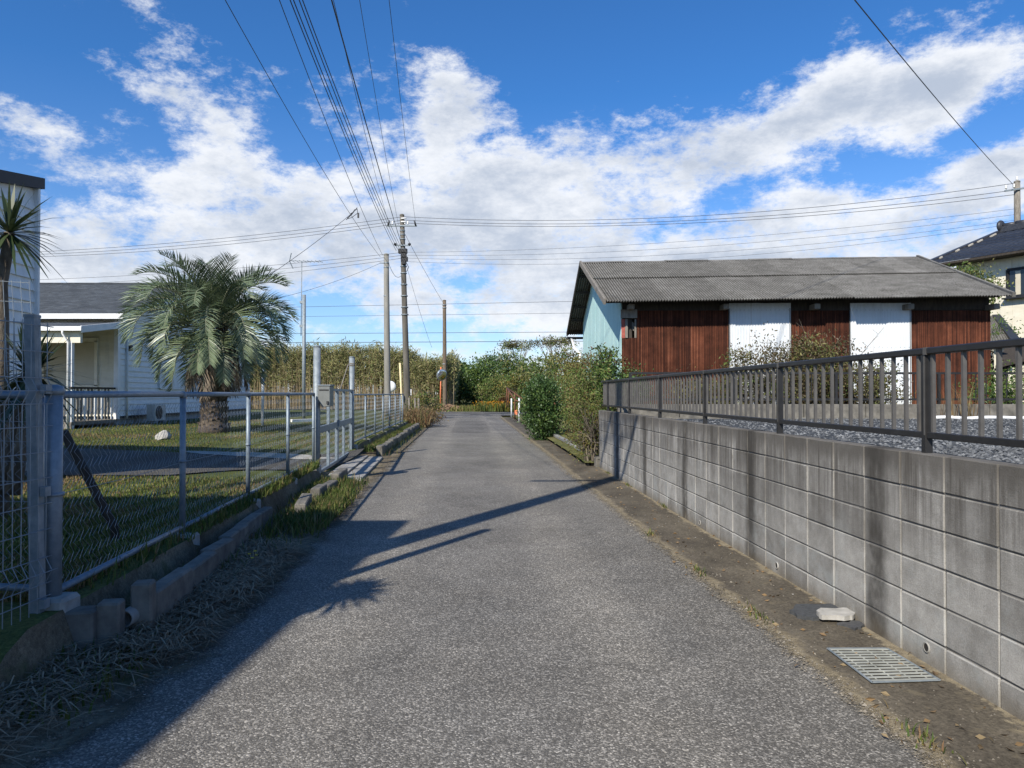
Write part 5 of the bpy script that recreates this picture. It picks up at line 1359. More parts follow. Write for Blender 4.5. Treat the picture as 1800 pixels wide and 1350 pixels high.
# crossing lines
gB = 'crossing power lines'
for k, (pj, pr) in enumerate(((380, 321), (386, 333), (391, 341))):
    a = J(708, pj); b = at(1786, pr, 36.8)
    cable(a, b, .85 - .05 * k, .013, ('topmost', 'middle', 'lowest')[k] + ' of the three upper power lines right of the junction pole', gB)
    cable(a, (-45 + .5 * k, 56.2, 12.05 - .1 * k), .55 + .05 * k, .013, ('topmost', 'middle', 'lowest')[k] + ' of the three upper power lines left of the junction pole', gB)
for k, (pj, pr) in enumerate(((443, 366), (448, 376), (453, 386), (459, 392))):
    a = J(709, pj); b = at(1788, pr, 36.8)
    cable(a, b, .5 + .12 * k, .0075, ('first', 'second', 'third', 'fourth')[k] + ' from the top of the thin lower lines right of the junction pole', gB)
    if k < 3: cable(a, (-45 + .5 * k, 56.2, 10.0 - .35 * k), .45 + .1 * k, .011, ('first', 'second', 'third')[k] + ' from the top of the thin lower lines left of the junction pole', gB)
# spacers hanging on the power lines
def far(px, py, Y=66): return at(px, py, Y)
gC = 'low lines beyond the crossing road'
for k, (y0_, y1_, r) in enumerate(((560, 512, .016), (566, 541, .013), (586, 582, .02), (601, 599, .026))):
    cable(far(-900, y0_ + 8), far(2100, y1_ - 5), .02, r, ('topmost', 'second', 'third', 'lowest')[k] + ' of the four low lines crossing above the reeds', gC, 40)
cable(P1 + Vector((.1, .1, 9.0)), at(1786, 325, 36.8), .35, .013, 'thick black cable across the upper right sky', 'wires running up the lane')
cable(J(712, 412), at(780, 534, FY), .1, .012, 'slanting stay wire from the junction pole to the far pole', 'stay wires')
cable(J(711, 455), J(740, 600) * 1.0 + Vector((0, 6, 0)), .2, .009, 'thin wire slanting down right of the junction pole', 'stay wires')
cable(at(627, 366, 33.2), at(455, 495, 27.5), .1, .010, 'service wire slanting down towards the palm', 'service wires')
cable(at(668, 462, 39.9), at(380, 545, 30), .3, .008, 'thin service wire from the pale pole to the porch house', 'service wires')
cable(at(683, 463, 40), J(705, 484), .35, .012, 'short slack cable between the two poles', 'service wires')
mb = MB(); c = at(627, 366, 33.2)
for a_, b_ in (((0, 0, .05), (-.3, 0, -.22)), ((-.1, 0, -.02), (-.45, 0, -.42)), ((0, 0, .0), (.05, 0, -.4)), ((.0, 0, .06), (-.5, 0, -.5)), ((.02, 0, -.2), (-.5, 0, -.48))):
    mb.tube([c + Vector(a_), c + (Vector(a_) + Vector(b_)) / 2 - Vector((0, 0, .05)), c + Vector(b_)], .013, 5)
mb.box(c + Vector((.05, 0, -.30)), (.07, .07, .22))
tag(mb.build('cable_clamp', A['black']), 'black cable clamp with loops where the service wire leaves', 'clamp')
for px, zz in ((150, 437), (270, 433), (420, 423), (548, 408), (1061, 383), (1215, 373), (1410, 357), (880, 385)):
    pass

# ------------------------------------------------------------------ small roadside things far down the lane
mp = thing('traffic_mirror', 'round convex traffic mirror on an orange post before the far pole', 'traffic mirror', G(774, 722))
my = 63.0; b = at(774, 721, my)
mb = MB(); mb.tube([(b.x, my, 0), (b.x + .05, my, at(0, 645, my).z)], .055, 10); mb.build('post', A['orange'], mp, True)
c = at(777, 659, my) + Vector((0, -.12, 0)); rot = Matrix.Rotation(radians(38), 3, 'Z') @ Matrix.Rotation(radians(104), 3, 'X')
mb = MB(); mb.lathe([(.50, -.05), (.52, 0), (.50, .03)], c, 24, M_=rot); mb.build('rim', A['galv_old'], mp, True)
mb = MB(); mb.lathe([(.47, .03), (.40, .055), (.25, .085), (.1, .10), (.01, .103)], c, 24, M_=rot); mb.build('mirror_face', A['mirror'], mp, True)
mb = MB(); mb.beam((b.x + .04, my - .05, c.z), c + Vector((0, .05, 0)), .05, .05); mb.build('bracket', A['galv_old'], mp)
dm = thing('road_mirror_back', 'white round mirror back half hidden behind the pale pole', 'traffic mirror', at(690, 735, 44))
c = at(686, 679.5, 44); mb = MB(); mb.lathe([(.34, 0), (.33, .04), (.2, .10), (.02, .12)], c, 22, M_=Matrix.Rotation(radians(90), 3, 'X')); mb.build('shell', A['white_paint'], dm, True)
mb = MB(); mb.tube([(c.x - .05, 44.1, 0), (c.x - .05, 44.1, c.z + .3)], .045, 8); mb.build('post', A['galv_old'], dm, True)
gg = MB(); a_, b_ = at(706, 735, 43), at(703, 638, 43); gg.tube([a_, a_.lerp(b_, .4) + Vector((.03, 0, 0)), b_], .06, 8)
tag(gg.build('guy_guard', A['yellow'], smooth=True), 'pale yellow stay-wire guard between the two near poles', 'guard')
for i, (px, y0_, y1_) in enumerate(((720, 738, 699), (730.5, 736, 700), (736.5, 736, 700))):
    a_, b_ = at(px, y0_ + 4, 38), at(px - 1, y1_, 38); mb = MB(); mb.beam(a_, b_, .10, .10, up=(0, 1, 0))
    tag(mb.build('wooden_stake', A['wood_grey'], bevel=.015), ('leftmost weathered stake in the brown grass at the lane corner', 'middle weathered stake in the brown grass at the lane corner', 'rightmost weathered stake in the brown grass at the lane corner')[i], 'stake', 'stakes at the lane corner')
for i, (px, yb, yt, yy) in enumerate(((899, 731, 701, 46), (912.5, 742, 700, 38))):
    a_, b_ = at(px, yb, yy), at(px, yt, yy); a_.z = .0; mb = MB(); mb.tube([a_, b_], .045, 9); mb.lathe([(.05, 0), (.02, .03)], b_, 9)
    tag(mb.build('white_marker_post', A['white_paint'], smooth=True), ('farther white marker post at the right of the lane mouth', 'nearer white marker post at the right of the lane mouth')[i], 'post', 'white marker posts')
rf_ = thing('rusty_frame', 'rusty steel pipe frame beside the white marker posts', 'frame', at(905, 736, 41))
for a_, b_ in ((at(905, 737, 41), at(905, 690, 41)), (at(891, 716, 47), at(891, 682, 47)), (at(894, 716, 47), at(894, 682, 47)), (at(891, 681, 47), at(905, 703, 41)), (at(905, 703, 41), at(928, 712, 41)), (at(928, 712, 41), at(928, 738, 41)), (at(893, 683, 47), at(925, 706, 42))):
    mb = MB(); mb.tube([a_, b_], .04, 7); mb.build('pipe', A['rust_steel'], rf_, True)
mb = MB(); c = at(907, 725, 40.8); mb.box(c, (.14, .02, .25)); mb.build('tag_plate', A['orange'], rf_)
# white kerb on the right before the hedge and low concrete edging
rk = structure('right_kerb', MB(), A['concrete_old'])
pts = [(1048, 822), (1025, 806), (1000, 790), (978, 777), (962, 768)]
for i, (a_, b_) in enumerate(zip(pts, pts[1:])):
    p_, q_ = G(*a_), G(*b_); mb = MB(); mb.beam(p_ + Vector((.06, 0, .09)), q_ + Vector((.06, -.04, .09)), .14, .22); mb.build('kerb_block', A['concrete_old' if i < 1 else 'concrete'], rk, bevel=.015)
# leaf litter heap
# ------------------------------------------------------------------ vegetation helpers
def leaf(mb, p_, s_, r, asp=.5, up=0.0, mi=0, d=None):
    a_ = Vector((r.gauss(0, 1), r.gauss(0, 1), r.gauss(0, 1) + up)) if d is None else d.copy()
    a_ = a_.normalized() if a_.length > 1e-6 else Vector((1, 0, 0))
    n = Vector((r.gauss(0, 1), r.gauss(0, 1), r.gauss(0, 1))); b_ = a_.cross(n); b_ = b_.normalized() if b_.length > 1e-6 else a_.orthogonal().normalized()
    c = a_.cross(b_)
    mb.add([p_, p_ + a_ * s_ * .5 + b_ * s_ * asp * .5 + c * s_ * .08, p_ + a_ * s_, p_ + a_ * s_ * .5 - b_ * s_ * asp * .5 + c * s_ * .08], [(0, 1, 2, 3)], mi)
def clumps(r, c, rad, n, flat=0.0, zmin=None):
    out = []
    while len(out) < n:
        v = Vector((r.uniform(-1, 1), r.uniform(-1, 1), r.uniform(-1, 1))); l = v.length
        if l > 1 or l < .28: continue
        p_ = c + Vector((v.x * rad[0], v.y * rad[1], v.z * rad[2] * (1 - flat * .5)))
        if zmin is not None and p_.z < zmin: continue
        out.append(p_)
    return out
def bush(name, label, cat, base, rad, zc, nclump, nleaf, size, mats, seed, group=None, csize=.35, stems=5, asp=.5, trunk_h=None, bark='bark', weights=None, zmin=.05, twig=.012, up=0.3):
    r = random.Random(seed); base = Vector(base); c = Vector((base.x, base.y, zc))
    t = thing(name, label, cat, base, group)
    cl = clumps(r, c, rad, nclump, zmin=base.z + zmin)
    mb = MB()
    for k in range(stems):
        tgt = r.choice(cl); b0 = base + Vector((r.uniform(-.25, .25) * rad[0], r.uniform(-.25, .25) * rad[1], -.05))
        mid = b0.lerp(tgt, .5) + Vector((r.gauss(0, .1) * rad[0], r.gauss(0, .1) * rad[1], .1 * rad[2]))
        mb.tube([b0, mid, tgt], [twig * 2.2, twig * 1.5, twig * .6], 5, cap=False)
        for q in range(3):
            t2 = r.choice(cl); mb.tube([mid, mid.lerp(t2, .55) + Vector((r.gauss(0, .08), r.gauss(0, .08), .05)) * rad[0], t2], [twig * 1.1, twig * .7, twig * .35], 4, cap=False)
    mb.build('stems', A[bark], t)
    mb = MB(); nm = len(mats)
    for p_ in cl:
        mi = r.choices(range(nm), weights)[0] if weights else r.randrange(nm)
        cs = csize * r.uniform(.6, 1.25)
        for _ in range(int(nleaf * r.uniform(.6, 1.3))):
            q = p_ + Vector((r.gauss(0, .5), r.gauss(0, .5), r.gauss(0, .42))) * cs
            if q.z < base.z: q.z = base.z + abs(r.gauss(0, .05))
            leaf(mb, q, size * r.uniform(.6, 1.3), r, asp, up, mi)
    mb.build('foliage', [A[m] for m in mats], t, kind='stuff')
    return t
def tree(name, label, base, h, rad, crown_z, nclump, nleaf, size, mats, seed, group=None, csize=.8, bark='bark', weights=None, flat=0.0, tr=.16, lean=0):
    r = random.Random(seed); base = Vector(base)
    t = thing(name, label, 'tree', base, group)
    c = Vector((base.x + lean, base.y, crown_z)); cl = clumps(r, c, rad, nclump, flat, zmin=base.z + .15)
    mb = MB(); fork = base + Vector((lean * .5, 0, max(.4, (crown_z - base.z) * .45)))
    mb.tube([base - Vector((0, 0, .15)), base.lerp(fork, .5) + Vector((r.gauss(0, .06), 0, 0)), fork], [tr, tr * .8, tr * .65], 8); 
    for k in range(9):
        tg = r.choice(cl); mid = fork.lerp(tg, .5) + Vector((r.gauss(0, .15), r.gauss(0, .15), .15)) * .8
        mb.tube([fork, mid, tg], [tr * .5, tr * .3, tr * .1], 6, cap=False)
        for q in range(2):
            t2 = r.choice(cl)
            if (t2 - mid).length < max(rad) * 1.0: mb.tube([mid, mid.lerp(t2, .5) + Vector((0, 0, .1)), t2], [tr * .22, tr * .14, tr * .06], 5, cap=False)
    mb.build('trunk', A[bark], t, True)
    mb = MB(); nm = len(mats)
    for p_ in cl:
        mi = r.choices(range(nm), weights)[0] if weights else r.randrange(nm); cs = csize * r.uniform(.55, 1.2)
        for _ in range(int(nleaf * r.uniform(.6, 1.3))):
            leaf(mb, p_ + Vector((r.gauss(0, .5), r.gauss(0, .5), r.gauss(0, .36))) * cs, size * r.uniform(.6, 1.3), r, .55, .25, mi)
    mb.build('crown', [A[m] for m in mats], t, kind='stuff')
    return t
def grass(name, label, pts, hmin, hmax, mats, seed, w=.006, lean=.5, cat='grass', weights=None, patchy=False):
    r = random.Random(seed); mb = MB(); nm = len(mats)
    for p_ in pts:
        h = r.uniform(hmin, hmax); a_ = r.random() * 6.283; ln = r.uniform(.1, lean) * h; ww = w * r.uniform(.7, 1.5)
        d = Vector((cos(a_), sin(a_), 0)); s_ = Vector((-d.y, d.x, 0)) * ww
        p_ = Vector(p_); m_ = p_ + d * ln * .35 + Vector((0, 0, h * .6)); e = p_ + d * ln + Vector((0, 0, h))
        mb.add([p_ - s_, p_ + s_, m_ + s_ * .7, e, m_ - s_ * .7], [(0, 1, 2, 4), (4, 2, 3)], (nm - 1) if (patchy and r.random() < .15 + 1.5 * fn(p_.x * .55, p_.y * .55, 7)) else (r.choices(range(nm), weights)[0] if weights else r.randrange(nm)))
    return tag(mb.build(name, [A[m] for m in mats], kind='stuff'), label, cat)

# ------------------------------------------------------------------ the big palm
PB = G(376, 757, .40); PB = Vector((-8.25, 20.5, gz(-8.25, 20.5)))
PT = thing('jelly_palm', 'stout palm with arching grey-green fronds before the white house', 'palm tree', PB)
cr_z = EYE + (692 - 578) / FPX * 20.5; th = cr_z - PB.z
r = random.Random(77)
mb = MB(); prof = []
for k in range(15):
    t = k / 14; rr = (.40 if t < .08 else .345) - .05 * t + (.04 * (1 - t * 8) if t < .12 else 0); prof.append((rr, t * th))
mb.lathe(prof, PB - Vector((0, 0, .05)), 20); mb.build('trunk', A['palm_trunk'], PT, True)
mb = MB()
for k in range(420):        # persistent leaf bases
    t = (k / 420); z = t * th * .98; a_ = k * 2.39996; rr = .335 - .05 * t + (.05 if t < .06 else 0)
    p_ = PB + Vector((cos(a_) * rr, sin(a_) * rr, z)); o_ = Vector((cos(a_), sin(a_), 0)); tn = Vector((-o_.y, o_.x, 0))
    L_ = r.uniform(.06, .12) * (1 + .9 * t); wd_ = r.uniform(.045, .075)
    tip = p_ + o_ * (.045 + .05 * t) * r.uniform(.7, 1.5) + Vector((0, 0, L_))
    mb.add([p_ - tn * wd_, p_ + tn * wd_, tip + tn * wd_ * .55, tip - tn * wd_ * .55, p_ - o_ * .03 + Vector((0, 0, L_ * .9))], [(0, 1, 2, 3), (3, 2, 4), (0, 3, 4), (1, 4, 2)])
mb.build('leaf_bases', A['palm_trunk'], PT, kind='stuff')
C0 = PB + Vector((0, 0, th - .05))
def frond(azm, e0, L_, dead=False, seed=0, curl=1.0):
    r = random.Random(seed); d = Vector((cos(azm), sin(azm), 0)); up = Vector((0, 0, 1)); sd = Vector((-d.y, d.x, 0))
    n = 22; p_ = C0 + d * .13 + up * (.12 if e0 > 0 else -.08); ang = e0; pts = [p_.copy()]; dirs = []
    tw = r.uniform(-.35, .35)
    for k in range(n):
        t = k / n
        ang -= curl * (.024 + .34 * t * t * (1.35 - t)) * (1.0 if ang > -1.35 else .05)
        v = d * cos(ang) + up * sin(ang) + sd * tw * t * .25; v.normalize(); dirs.append(v)
        p_ = p_ + v * (L_ / n); pts.append(p_.copy())
    dirs.append(dirs[-1])
    mb = MB()
    mb.tube(pts, [lerp(.030, .004, k / n) for k in range(n + 1)], 5, mi=1, cap=False)
    N_ = 50; mp_ = 0
    for k in range(N_):
        t = .16 + .84 * (k + r.uniform(-.3, .3)) / N_; t = min(max(t, .12), .995)
        i = min(int(t * n), n - 1); f = t * n - i; q = pts[i].lerp(pts[i + 1], f); v = dirs[i]
        side = sd - v * sd.dot(v); side.normalize(); nr = v.cross(side)
        if nr.dot(up) < 0 and False: nr = -nr
        nr = side.cross(v) * -1
        ll = (.62 * (sin(pi * min(1, .18 + t * .78)) ** .7) + .05) * r.uniform(.85, 1.12) * (L_ / 2.3)
        for s_ in (-1, 1):
            lift = r.uniform(.30, 1.0) if not dead else r.uniform(-.2, .2)
            o_ = (side * s_ * 1.0 + v * (.75 + .5 * t) + nr * lift * (1 if nr.z > 0 or True else -1)).normalized()
            if dead: o_ = (o_ * .7 + Vector((r.gauss(0, .2), r.gauss(0, .2), -.7))).normalized()
            w_ = .0125 * r.uniform(.8, 1.2); wv = v.cross(o_).cross(o_); wv = v - o_ * v.dot(o_); wv.normalize()
            a1 = q + o_ * ll * .5; g_ = -.10 * ll if not dead else -.12 * ll; a2 = q + o_ * ll + Vector((0, 0, g_ * r.uniform(.4, 1.8)))
            mb.add([q - wv * w_ * .7, q + wv * w_ * .7, a1 + wv * w_, a2, a1 - wv * w_], [(0, 1, 2, 4), (4, 2, 3)], 0)
    return mb.build('dead_frond' if dead else 'frond', [A['palm_dead' if dead else 'palm_leaf'], A['petiole']], PT)
k = 0
for ring, (cnt, e0, L_, cu) in enumerate(((8, 1.32, 2.25, .55), (11, 1.12, 2.5, .82), (12, .90, 2.6, 1.0), (13, .58, 2.5, 1.12), (13, .22, 2.3, 1.1), (11, -.25, 2.05, .9))):
    for i in range(cnt):
        k += 1; frond(2 * pi * i / cnt + ring * .37 + r.uniform(-.14, .14), e0 + r.uniform(-.13, .13), L_ * r.uniform(.88, 1.08), False, 100 + k, cu)
for i in range(16):
    frond(2 * pi * i / 16 + r.uniform(-.2, .2), -.75 + r.uniform(-.25, .2), 1.9 * r.uniform(.8, 1.1), True, 300 + i, .8)

# ------------------------------------------------------------------ cabbage palms (cordyline) at the left edge
def sword_head(mb, c, n, L_, r, droop=.5):
    for k in range(n):
        u = r.random(); el = lerp(1.45, -.75, u ** .85); a_ = r.random() * 2 * pi; ln = L_ * r.uniform(.75, 1.15)
        d = Vector((cos(a_) * cos(el), sin(a_) * cos(el), sin(el))); sd = Vector((-sin(a_), cos(a_), 0)); w_ = .018 * r.uniform(.8, 1.2)
        p_ = [c + d * ln * t + Vector((0, 0, -droop * ln * t * t * (.35 if el > .7 else .6))) for t in (0, .35, .7, 1)]
        mb.add([p_[0] - sd * w_ * .6, p_[0] + sd * w_ * .6, p_[1] + sd * w_, p_[2] + sd * w_ * .7, p_[3], p_[2] - sd * w_ * .7, p_[1] - sd * w_], [(0, 1, 2, 6), (6, 2, 3, 5), (5, 3, 4)])
def cordyline(name, label, base, heads, seed, L_=.62, n=85):
    r = random.Random(seed); t = thing(name, label, 'cabbage palm', base, 'cabbage palms'); base = Vector(base)
    for path in heads:
        path = [Vector(p_) for p_ in path]; mb = MB(); mb.tube(path, [lerp(.065, .045, i / (len(path) - 1)) for i in range(len(path))], 9); mb.build('trunk', A['bark'], t, True)
        mb = MB(); sword_head(mb, path[-1], n, L_, r); mb.build('leaf_head', A['sword_leaf'], t)
c = at(5, 870, 7.0)
cordyline('cabbage_palm', 'tall cabbage palm whose head stands before the white siding, left edge', (c.x, 7.0, .28),
          [[(c.x, 7.0, .25), at(2, 560, 7.0), at(0, 500, 7.0), at(12, 430, 7.0), at(14, 408, 7.0)]], 4, .55)
c2 = at(5, 850, 6.6)
cordyline('cabbage_palm', 'low forked cabbage palm with spiky leaves behind the first fence post', (c2.x, 6.6, .28),
          [[at(2, 868, 6.6), at(18, 790, 6.6), at(40, 705, 6.6), at(48, 655, 6.6)], [at(24, 868, 6.5), at(40, 775, 6.5), at(60, 660, 6.5)]], 6, .52, 60)
cordyline('cabbage_palm', 'cabbage palm out of view at the left, known by its spiky shadow', (-3.1, 2.1, .2), [[(-3.1, 2.1, .1), (-3.08, 2.1, 1.6), (-3.05, 2.15, 2.95)]], 8, .40, 190)

# ------------------------------------------------------------------ shrubs on the right
gS = 'shrubs at the end of the block wall'
b = G(953, 770); bush('hedge_shrub', 'dense round dark green shrub at the road edge, right side', 'shrub', (b.x - .02, 23.6, 0), (.60, .70, .95), .98, 170, 85, .085, ['leaf_dark', 'leaf_mid'], 31, gS, .30, 7, .6, weights=[6, 1])
bush('mixed_shrub', 'tall tangled olive shrub leaning over the end of the block wall', 'shrub', (1.95, 16.3, .0), (.62, .9, 1.15), 1.2, 190, 62, .07, ['leaf_olive', 'leaf_mid', 'leaf_red', 'leaf_yellow'], 32, gS, .34, 14, .42, weights=[4, 2, 1.3, .7])
bush('mixed_shrub', 'reddish brown tangled shrub between the hedge shrub and the wall', 'shrub', (2.0, 19.2, .0), (.62, .9, 1.15), 1.25, 170, 62, .075, ['leaf_red', 'leaf_olive', 'leaf_mid'], 33, gS, .36, 12, .42, weights=[1.5, 3, 1.5])
bush('mixed_shrub', 'yellow-green scrub behind the hedge shrub below the turquoise gable', 'shrub', (2.6, 26.0, .2), (1.1, 1.2, 1.35), 1.4, 170, 60, .09, ['leaf_olive', 'leaf_yellow', 'leaf_mid'], 34, gS, .42, 10, .45, weights=[3, 1.5, 2])
bush('weedy_shrub', 'low twiggy weeds hanging over the kerb at the wall end', 'shrub', (1.62, 15.2, .05), (.42, .55, .65), .75, 60, 36, .05, ['leaf_olive', 'leaf_yellow', 'leaf_mid', 'leaf_brownish'], 35, gS, .28, 12, .35)
bush('holly_shrub', 'upright dark glossy shrub before the turquoise gable', 'shrub', (2.05, 16.1, .3), (.30, .35, 1.05), 1.55, 100, 42, .065, ['leaf_dark', 'leaf_mid'], 36, gS, .22, 5, .6, weights=[4, 1])
bush('holly_shrub', 'small leafy shrub at the corner of the rusty wall', 'shrub', (2.62, 15.9, .8), (.32, .35, .45), 1.5, 50, 42, .06, ['leaf_mid', 'leaf_dark'], 37, gS, .22, 5, .55)
gT = 'straggly shrubs before the shed'
def px_x(px, Y): return (px - 900) / FPX * Y
for i, (px, Y, rx, rz, zc, nc, lab) in enumerate(((1225, 15.6, .8, .40, 1.35, 34, 'thin low straggly shrub before the left rusty sheets'), (1345, 15.5, .95, .80, 1.75, 80, 'bronze-leaved straggly shrub before the left white sheets'), (1440, 15.4, .80, .85, 1.85, 90, 'densest tangled shrub before the middle rusty sheets'), (1530, 15.3, .7, .6, 1.55, 34, 'sparse shrub with bare twigs before the right white sheets'))):
    bush('straggly_shrub', lab, 'shrub', (px_x(px, Y), Y, 1.0), (rx, .45, rz), zc, int(nc * 1.6), 60, .07, ['leaf_brownish', 'leaf_olive', 'leaf_mid'], 50 + i, gT, .30, 24, .4, weights=[4, 1.6, .4], twig=.009)
# long bare twigs
for i, (px0, y0_, px1, y1_, lab) in enumerate(((1430, 640, 1405, 560, 'bare twig rising before the middle rusty sheets'), (1500, 640, 1555, 575, 'long bare twig reaching over the right white sheets'), (1455, 630, 1478, 590, 'short bare twig above the densest shrub'))):
    a_, b_ = at(px0, y0_, 15.4), at(px1, y1_, 15.4); mb = MB(); mb.tube([a_ - Vector((0, 0, .9)), a_, a_.lerp(b_, .5) + Vector((.03, 0, .04)), b_], [.010, .008, .006, .003], 5)
    for q in range(4):
        s_ = a_.lerp(b_, .3 + q * .17); mb.tube([s_, s_ + Vector((.12 * (-1) ** q, 0, .10))], .003, 4)
    tag(mb.build('bare_twig', A['bark']), lab, 'twig', 'bare twigs')
# pampas-like dry grass by the lot wall
gp_ = []
rr = random.Random(8)
for px in (1668, 1690, 1706):
    c = at(px, 712, 14.0)
    for _ in range(16): gp_.append((c.x + rr.gauss(0, .12), 14.0 + rr.gauss(0, .05), 1.0))
grass('dry_grass_tuft', 'dry straw-coloured grass tufts before the low wall', gp_, .35, .95, ['grass_dry'], 12, .006, .9)
tree('garden_tree', 'clipped green garden tree behind the right end of the shed roof', (px_x(1706, 22.8), 23.2, .9), 5, (1.0, .7, .6), 4.75, 75, 75, .09, ['leaf_mid', 'leaf_olive', 'leaf_dark'], 61, None, .5, weights=[3, 2, 1])
bush('garden_shrub', 'leafy shrub below the cream wall at the shed corner', 'shrub', (px_x(1755, 20.2), 20.2, .9), (.6, .5, 1.3), 2.3, 60, 45, .08, ['leaf_dark', 'leaf_mid'], 62, None, .4, 6)
bush('garden_shrub', 'dark shrub behind the back railing at the right edge', 'shrub', (px_x(1775, 15.4), 15.4, .9), (.8, .4, .55), 1.5, 60, 45, .07, ['leaf_dark', 'leaf_mid'], 63, None, .3, 6)

# ------------------------------------------------------------------ woodland and reeds beyond the crossing road
gW = 'trees beyond the crossing road'
def X_(px, Y): return (px - 900) / FPX * Y
wood = [  # px, Y, top py, half width px, mats, label
    (808, 84, 640, 34, ['leaf_dark', 'leaf_mid'], 'dark tree over the shaded path opening, left'),
    (846, 80, 634, 34, ['leaf_mid', 'leaf_dark'], 'green tree right above the path opening'),
    (872, 88, 618, 44, ['leaf_mid', 'leaf_olive', 'leaf_dark'], 'broad green tree in the middle of the wood'),
    (912, 92, 616, 40, ['leaf_dark', 'leaf_mid'], 'dark rounded tree right of the broad green one'),
    (950, 86, 622, 40, ['leaf_mid', 'leaf_olive'], 'mid-green tree above the white marker posts'),
    (990, 90, 612, 42, ['leaf_olive', 'leaf_mid', 'leaf_brownish'], 'olive tree next to the shed gable'),
    (1040, 88, 618, 44, ['leaf_mid', 'leaf_dark'], 'green tree mostly hidden behind the shed gable'),
    (836, 98, 632, 50, ['leaf_olive', 'leaf_mid'], 'pale olive tree at the back of the wood, left'),
    (790, 100, 640, 50, ['leaf_mid', 'leaf_dark'], 'dark tree behind the end of the reeds')]
for i, (px, Y, tp, hw, mats, lab) in enumerate(wood):
    zt_ = EYE + (692 - tp) / FPX * Y; rx = hw / FPX * Y
    tree('broadleaf_tree', lab, (X_(px, Y), Y, 0), zt_, (rx, rx * .9, zt_ * .5), zt_ * .52, 95, 42, .30, mats, 400 + i, gW, 1.05, tr=.18)
for i, (px, Y, tp, hw, lab) in enumerate(((905, 100, 600, 34, 'smaller wind-flattened tree with pale branches on the skyline'), (972, 97, 594, 44, 'larger wind-flattened tree with pale branches on the skyline'))):
    zt_ = EYE + (692 - tp) / FPX * Y; rx = hw / FPX * Y
    tree('flat_topped_tree', lab, (X_(px, Y) + .3, Y, 0), zt_, (rx, rx * .8, .55), zt_ - .55, 60, 26, .24, ['leaf_olive', 'leaf_brownish', 'leaf_mid'], 440 + i, gW, .8, 'bark_pale', flat=.4, tr=.17)
gX = 'roadside bushes beyond the crossing road'
for i, (px, Y, tp, hw, mats, lab) in enumerate(((872, 70, 662, 34, ['leaf_mid', 'leaf_olive'], 'rounded bush right of the path opening'), (905, 68, 655, 32, ['leaf_olive', 'leaf_mid', 'leaf_yellow'], 'yellowish bush behind the rusty frame'), (945, 70, 648, 42, ['leaf_olive', 'leaf_dark'], 'broad olive bush behind the hedge shrub'), (1000, 66, 650, 50, ['leaf_olive', 'leaf_mid', 'leaf_red'], 'bush with reddish leaves behind the tangled shrubs'), (886, 67, 694, 9, ['leaf_red'], 'small dark red bush beside the rusty frame'))):
    zt_ = EYE + (692 - tp) / FPX * Y; rx = hw / FPX * Y
    bush('roadside_bush', lab, 'bush', (X_(px, Y), Y, 0), (rx, rx * .8, zt_ * .5), zt_ * .5, 110 if hw > 15 else 30, 34, .20, mats, 460 + i, gX, .75 if hw > 15 else .3, 8, .5, twig=.03)
# path into the wood
mb = MB(); strip(mb, 60, 92, lambda y: X_(806, y) - .5, lambda y: X_(838, y) + .3, lambda x, y, t: .004 + .0 * t, 20, 3); structure('path', mb, A['field'])
rr = random.Random(70); pts = []
for _ in range(6000):
    y = rr.uniform(62, 90); x = rr.uniform(X_(800, y) - .4, X_(846, y) + .5); pts.append((x, y, 0))
grass('path_grass', 'short yellow-green grass along the path into the wood', pts, .15, .55, ['grass', 'grass_dry'], 71, .03, .5, weights=[4, 1])
pts = []
for _ in range(5000):
    y = rr.uniform(61.3, 66); x = rr.uniform(X_(838, y), X_(930, y)); pts.append((x, y, 0))
grass('flowering_weeds', 'green weeds with orange flower heads right of the path', pts, .2, .8, ['grass_dark', 'grass', 'leaf_yellow'], 72, .035, .5, weights=[5, 3, 1])
mb = MB()
for _ in range(260):
    y = rr.uniform(61.5, 63); x = rr.gauss(X_(868, y), .8); leaf(mb, Vector((x, y, rr.uniform(.5, .85))), .10, rr, .9)
tag(mb.build('orange_flowers', leafmat('orange_petal', [(.55, .22, .01), (.62, .32, .02), (.5, .16, .01)], .3), kind='stuff'), 'patch of orange flowers right of the path', 'flowers')
# reed thicket
def reed_front(x): return 66.8 - .27 * (x + 6)
mbs, mbl = MB(), MB(); rr = random.Random(90)
for k in range(3600):
    dep = abs(rr.gauss(0, 1.0)) if k < 2700 else rr.uniform(0, 9)
    x = rr.uniform(-44, -7.0) if k < 2900 else rr.uniform(-7.6, -6.3)
    y = reed_front(x) + dep if k < 2900 else rr.uniform(66.5, 84)
    if k >= 2900: x = X_(800, y) - abs(rr.gauss(0, .7)) - .1
    h = (4.9 + .55 * fn(x * .35, y * .2) + .3 * fn(x * 1.7, 3) + rr.gauss(0, .32) + .03 * max(0, -x - 8)) * (1.0 if x > -9 else 1.08) * (.94 if x > -8.5 else 1)
    lx, ly = rr.gauss(0, .22), rr.gauss(0, .2) - .1
    mbs.tube([(x, y, 0), (x + lx * .3, y + ly * .3, h * .5), (x + lx, y + ly, h)], [.022, .018, .006], 3, cap=False)
    front = dep < 1.6 or k >= 2900
    for q in range(34 if front else 15):
        t = rr.random() ** .55
        if t < .40 and rr.random() < .82: continue
        p_ = Vector((x + lx * t * t + rr.gauss(0, .17), y + ly * t + rr.gauss(0, .17), h * t * .99))
        d = Vector((rr.gauss(0, .7), rr.gauss(0, .7), rr.gauss(.55, .6))); leaf(mbl, p_, rr.uniform(.26, .52), rr, .17, 0, 0, d)
rd = thing('reed_thicket', 'tall dense thicket of brown-green reeds beyond the crossing road', 'reeds', (-20, 70, 0))
rd['kind'] = 'stuff'
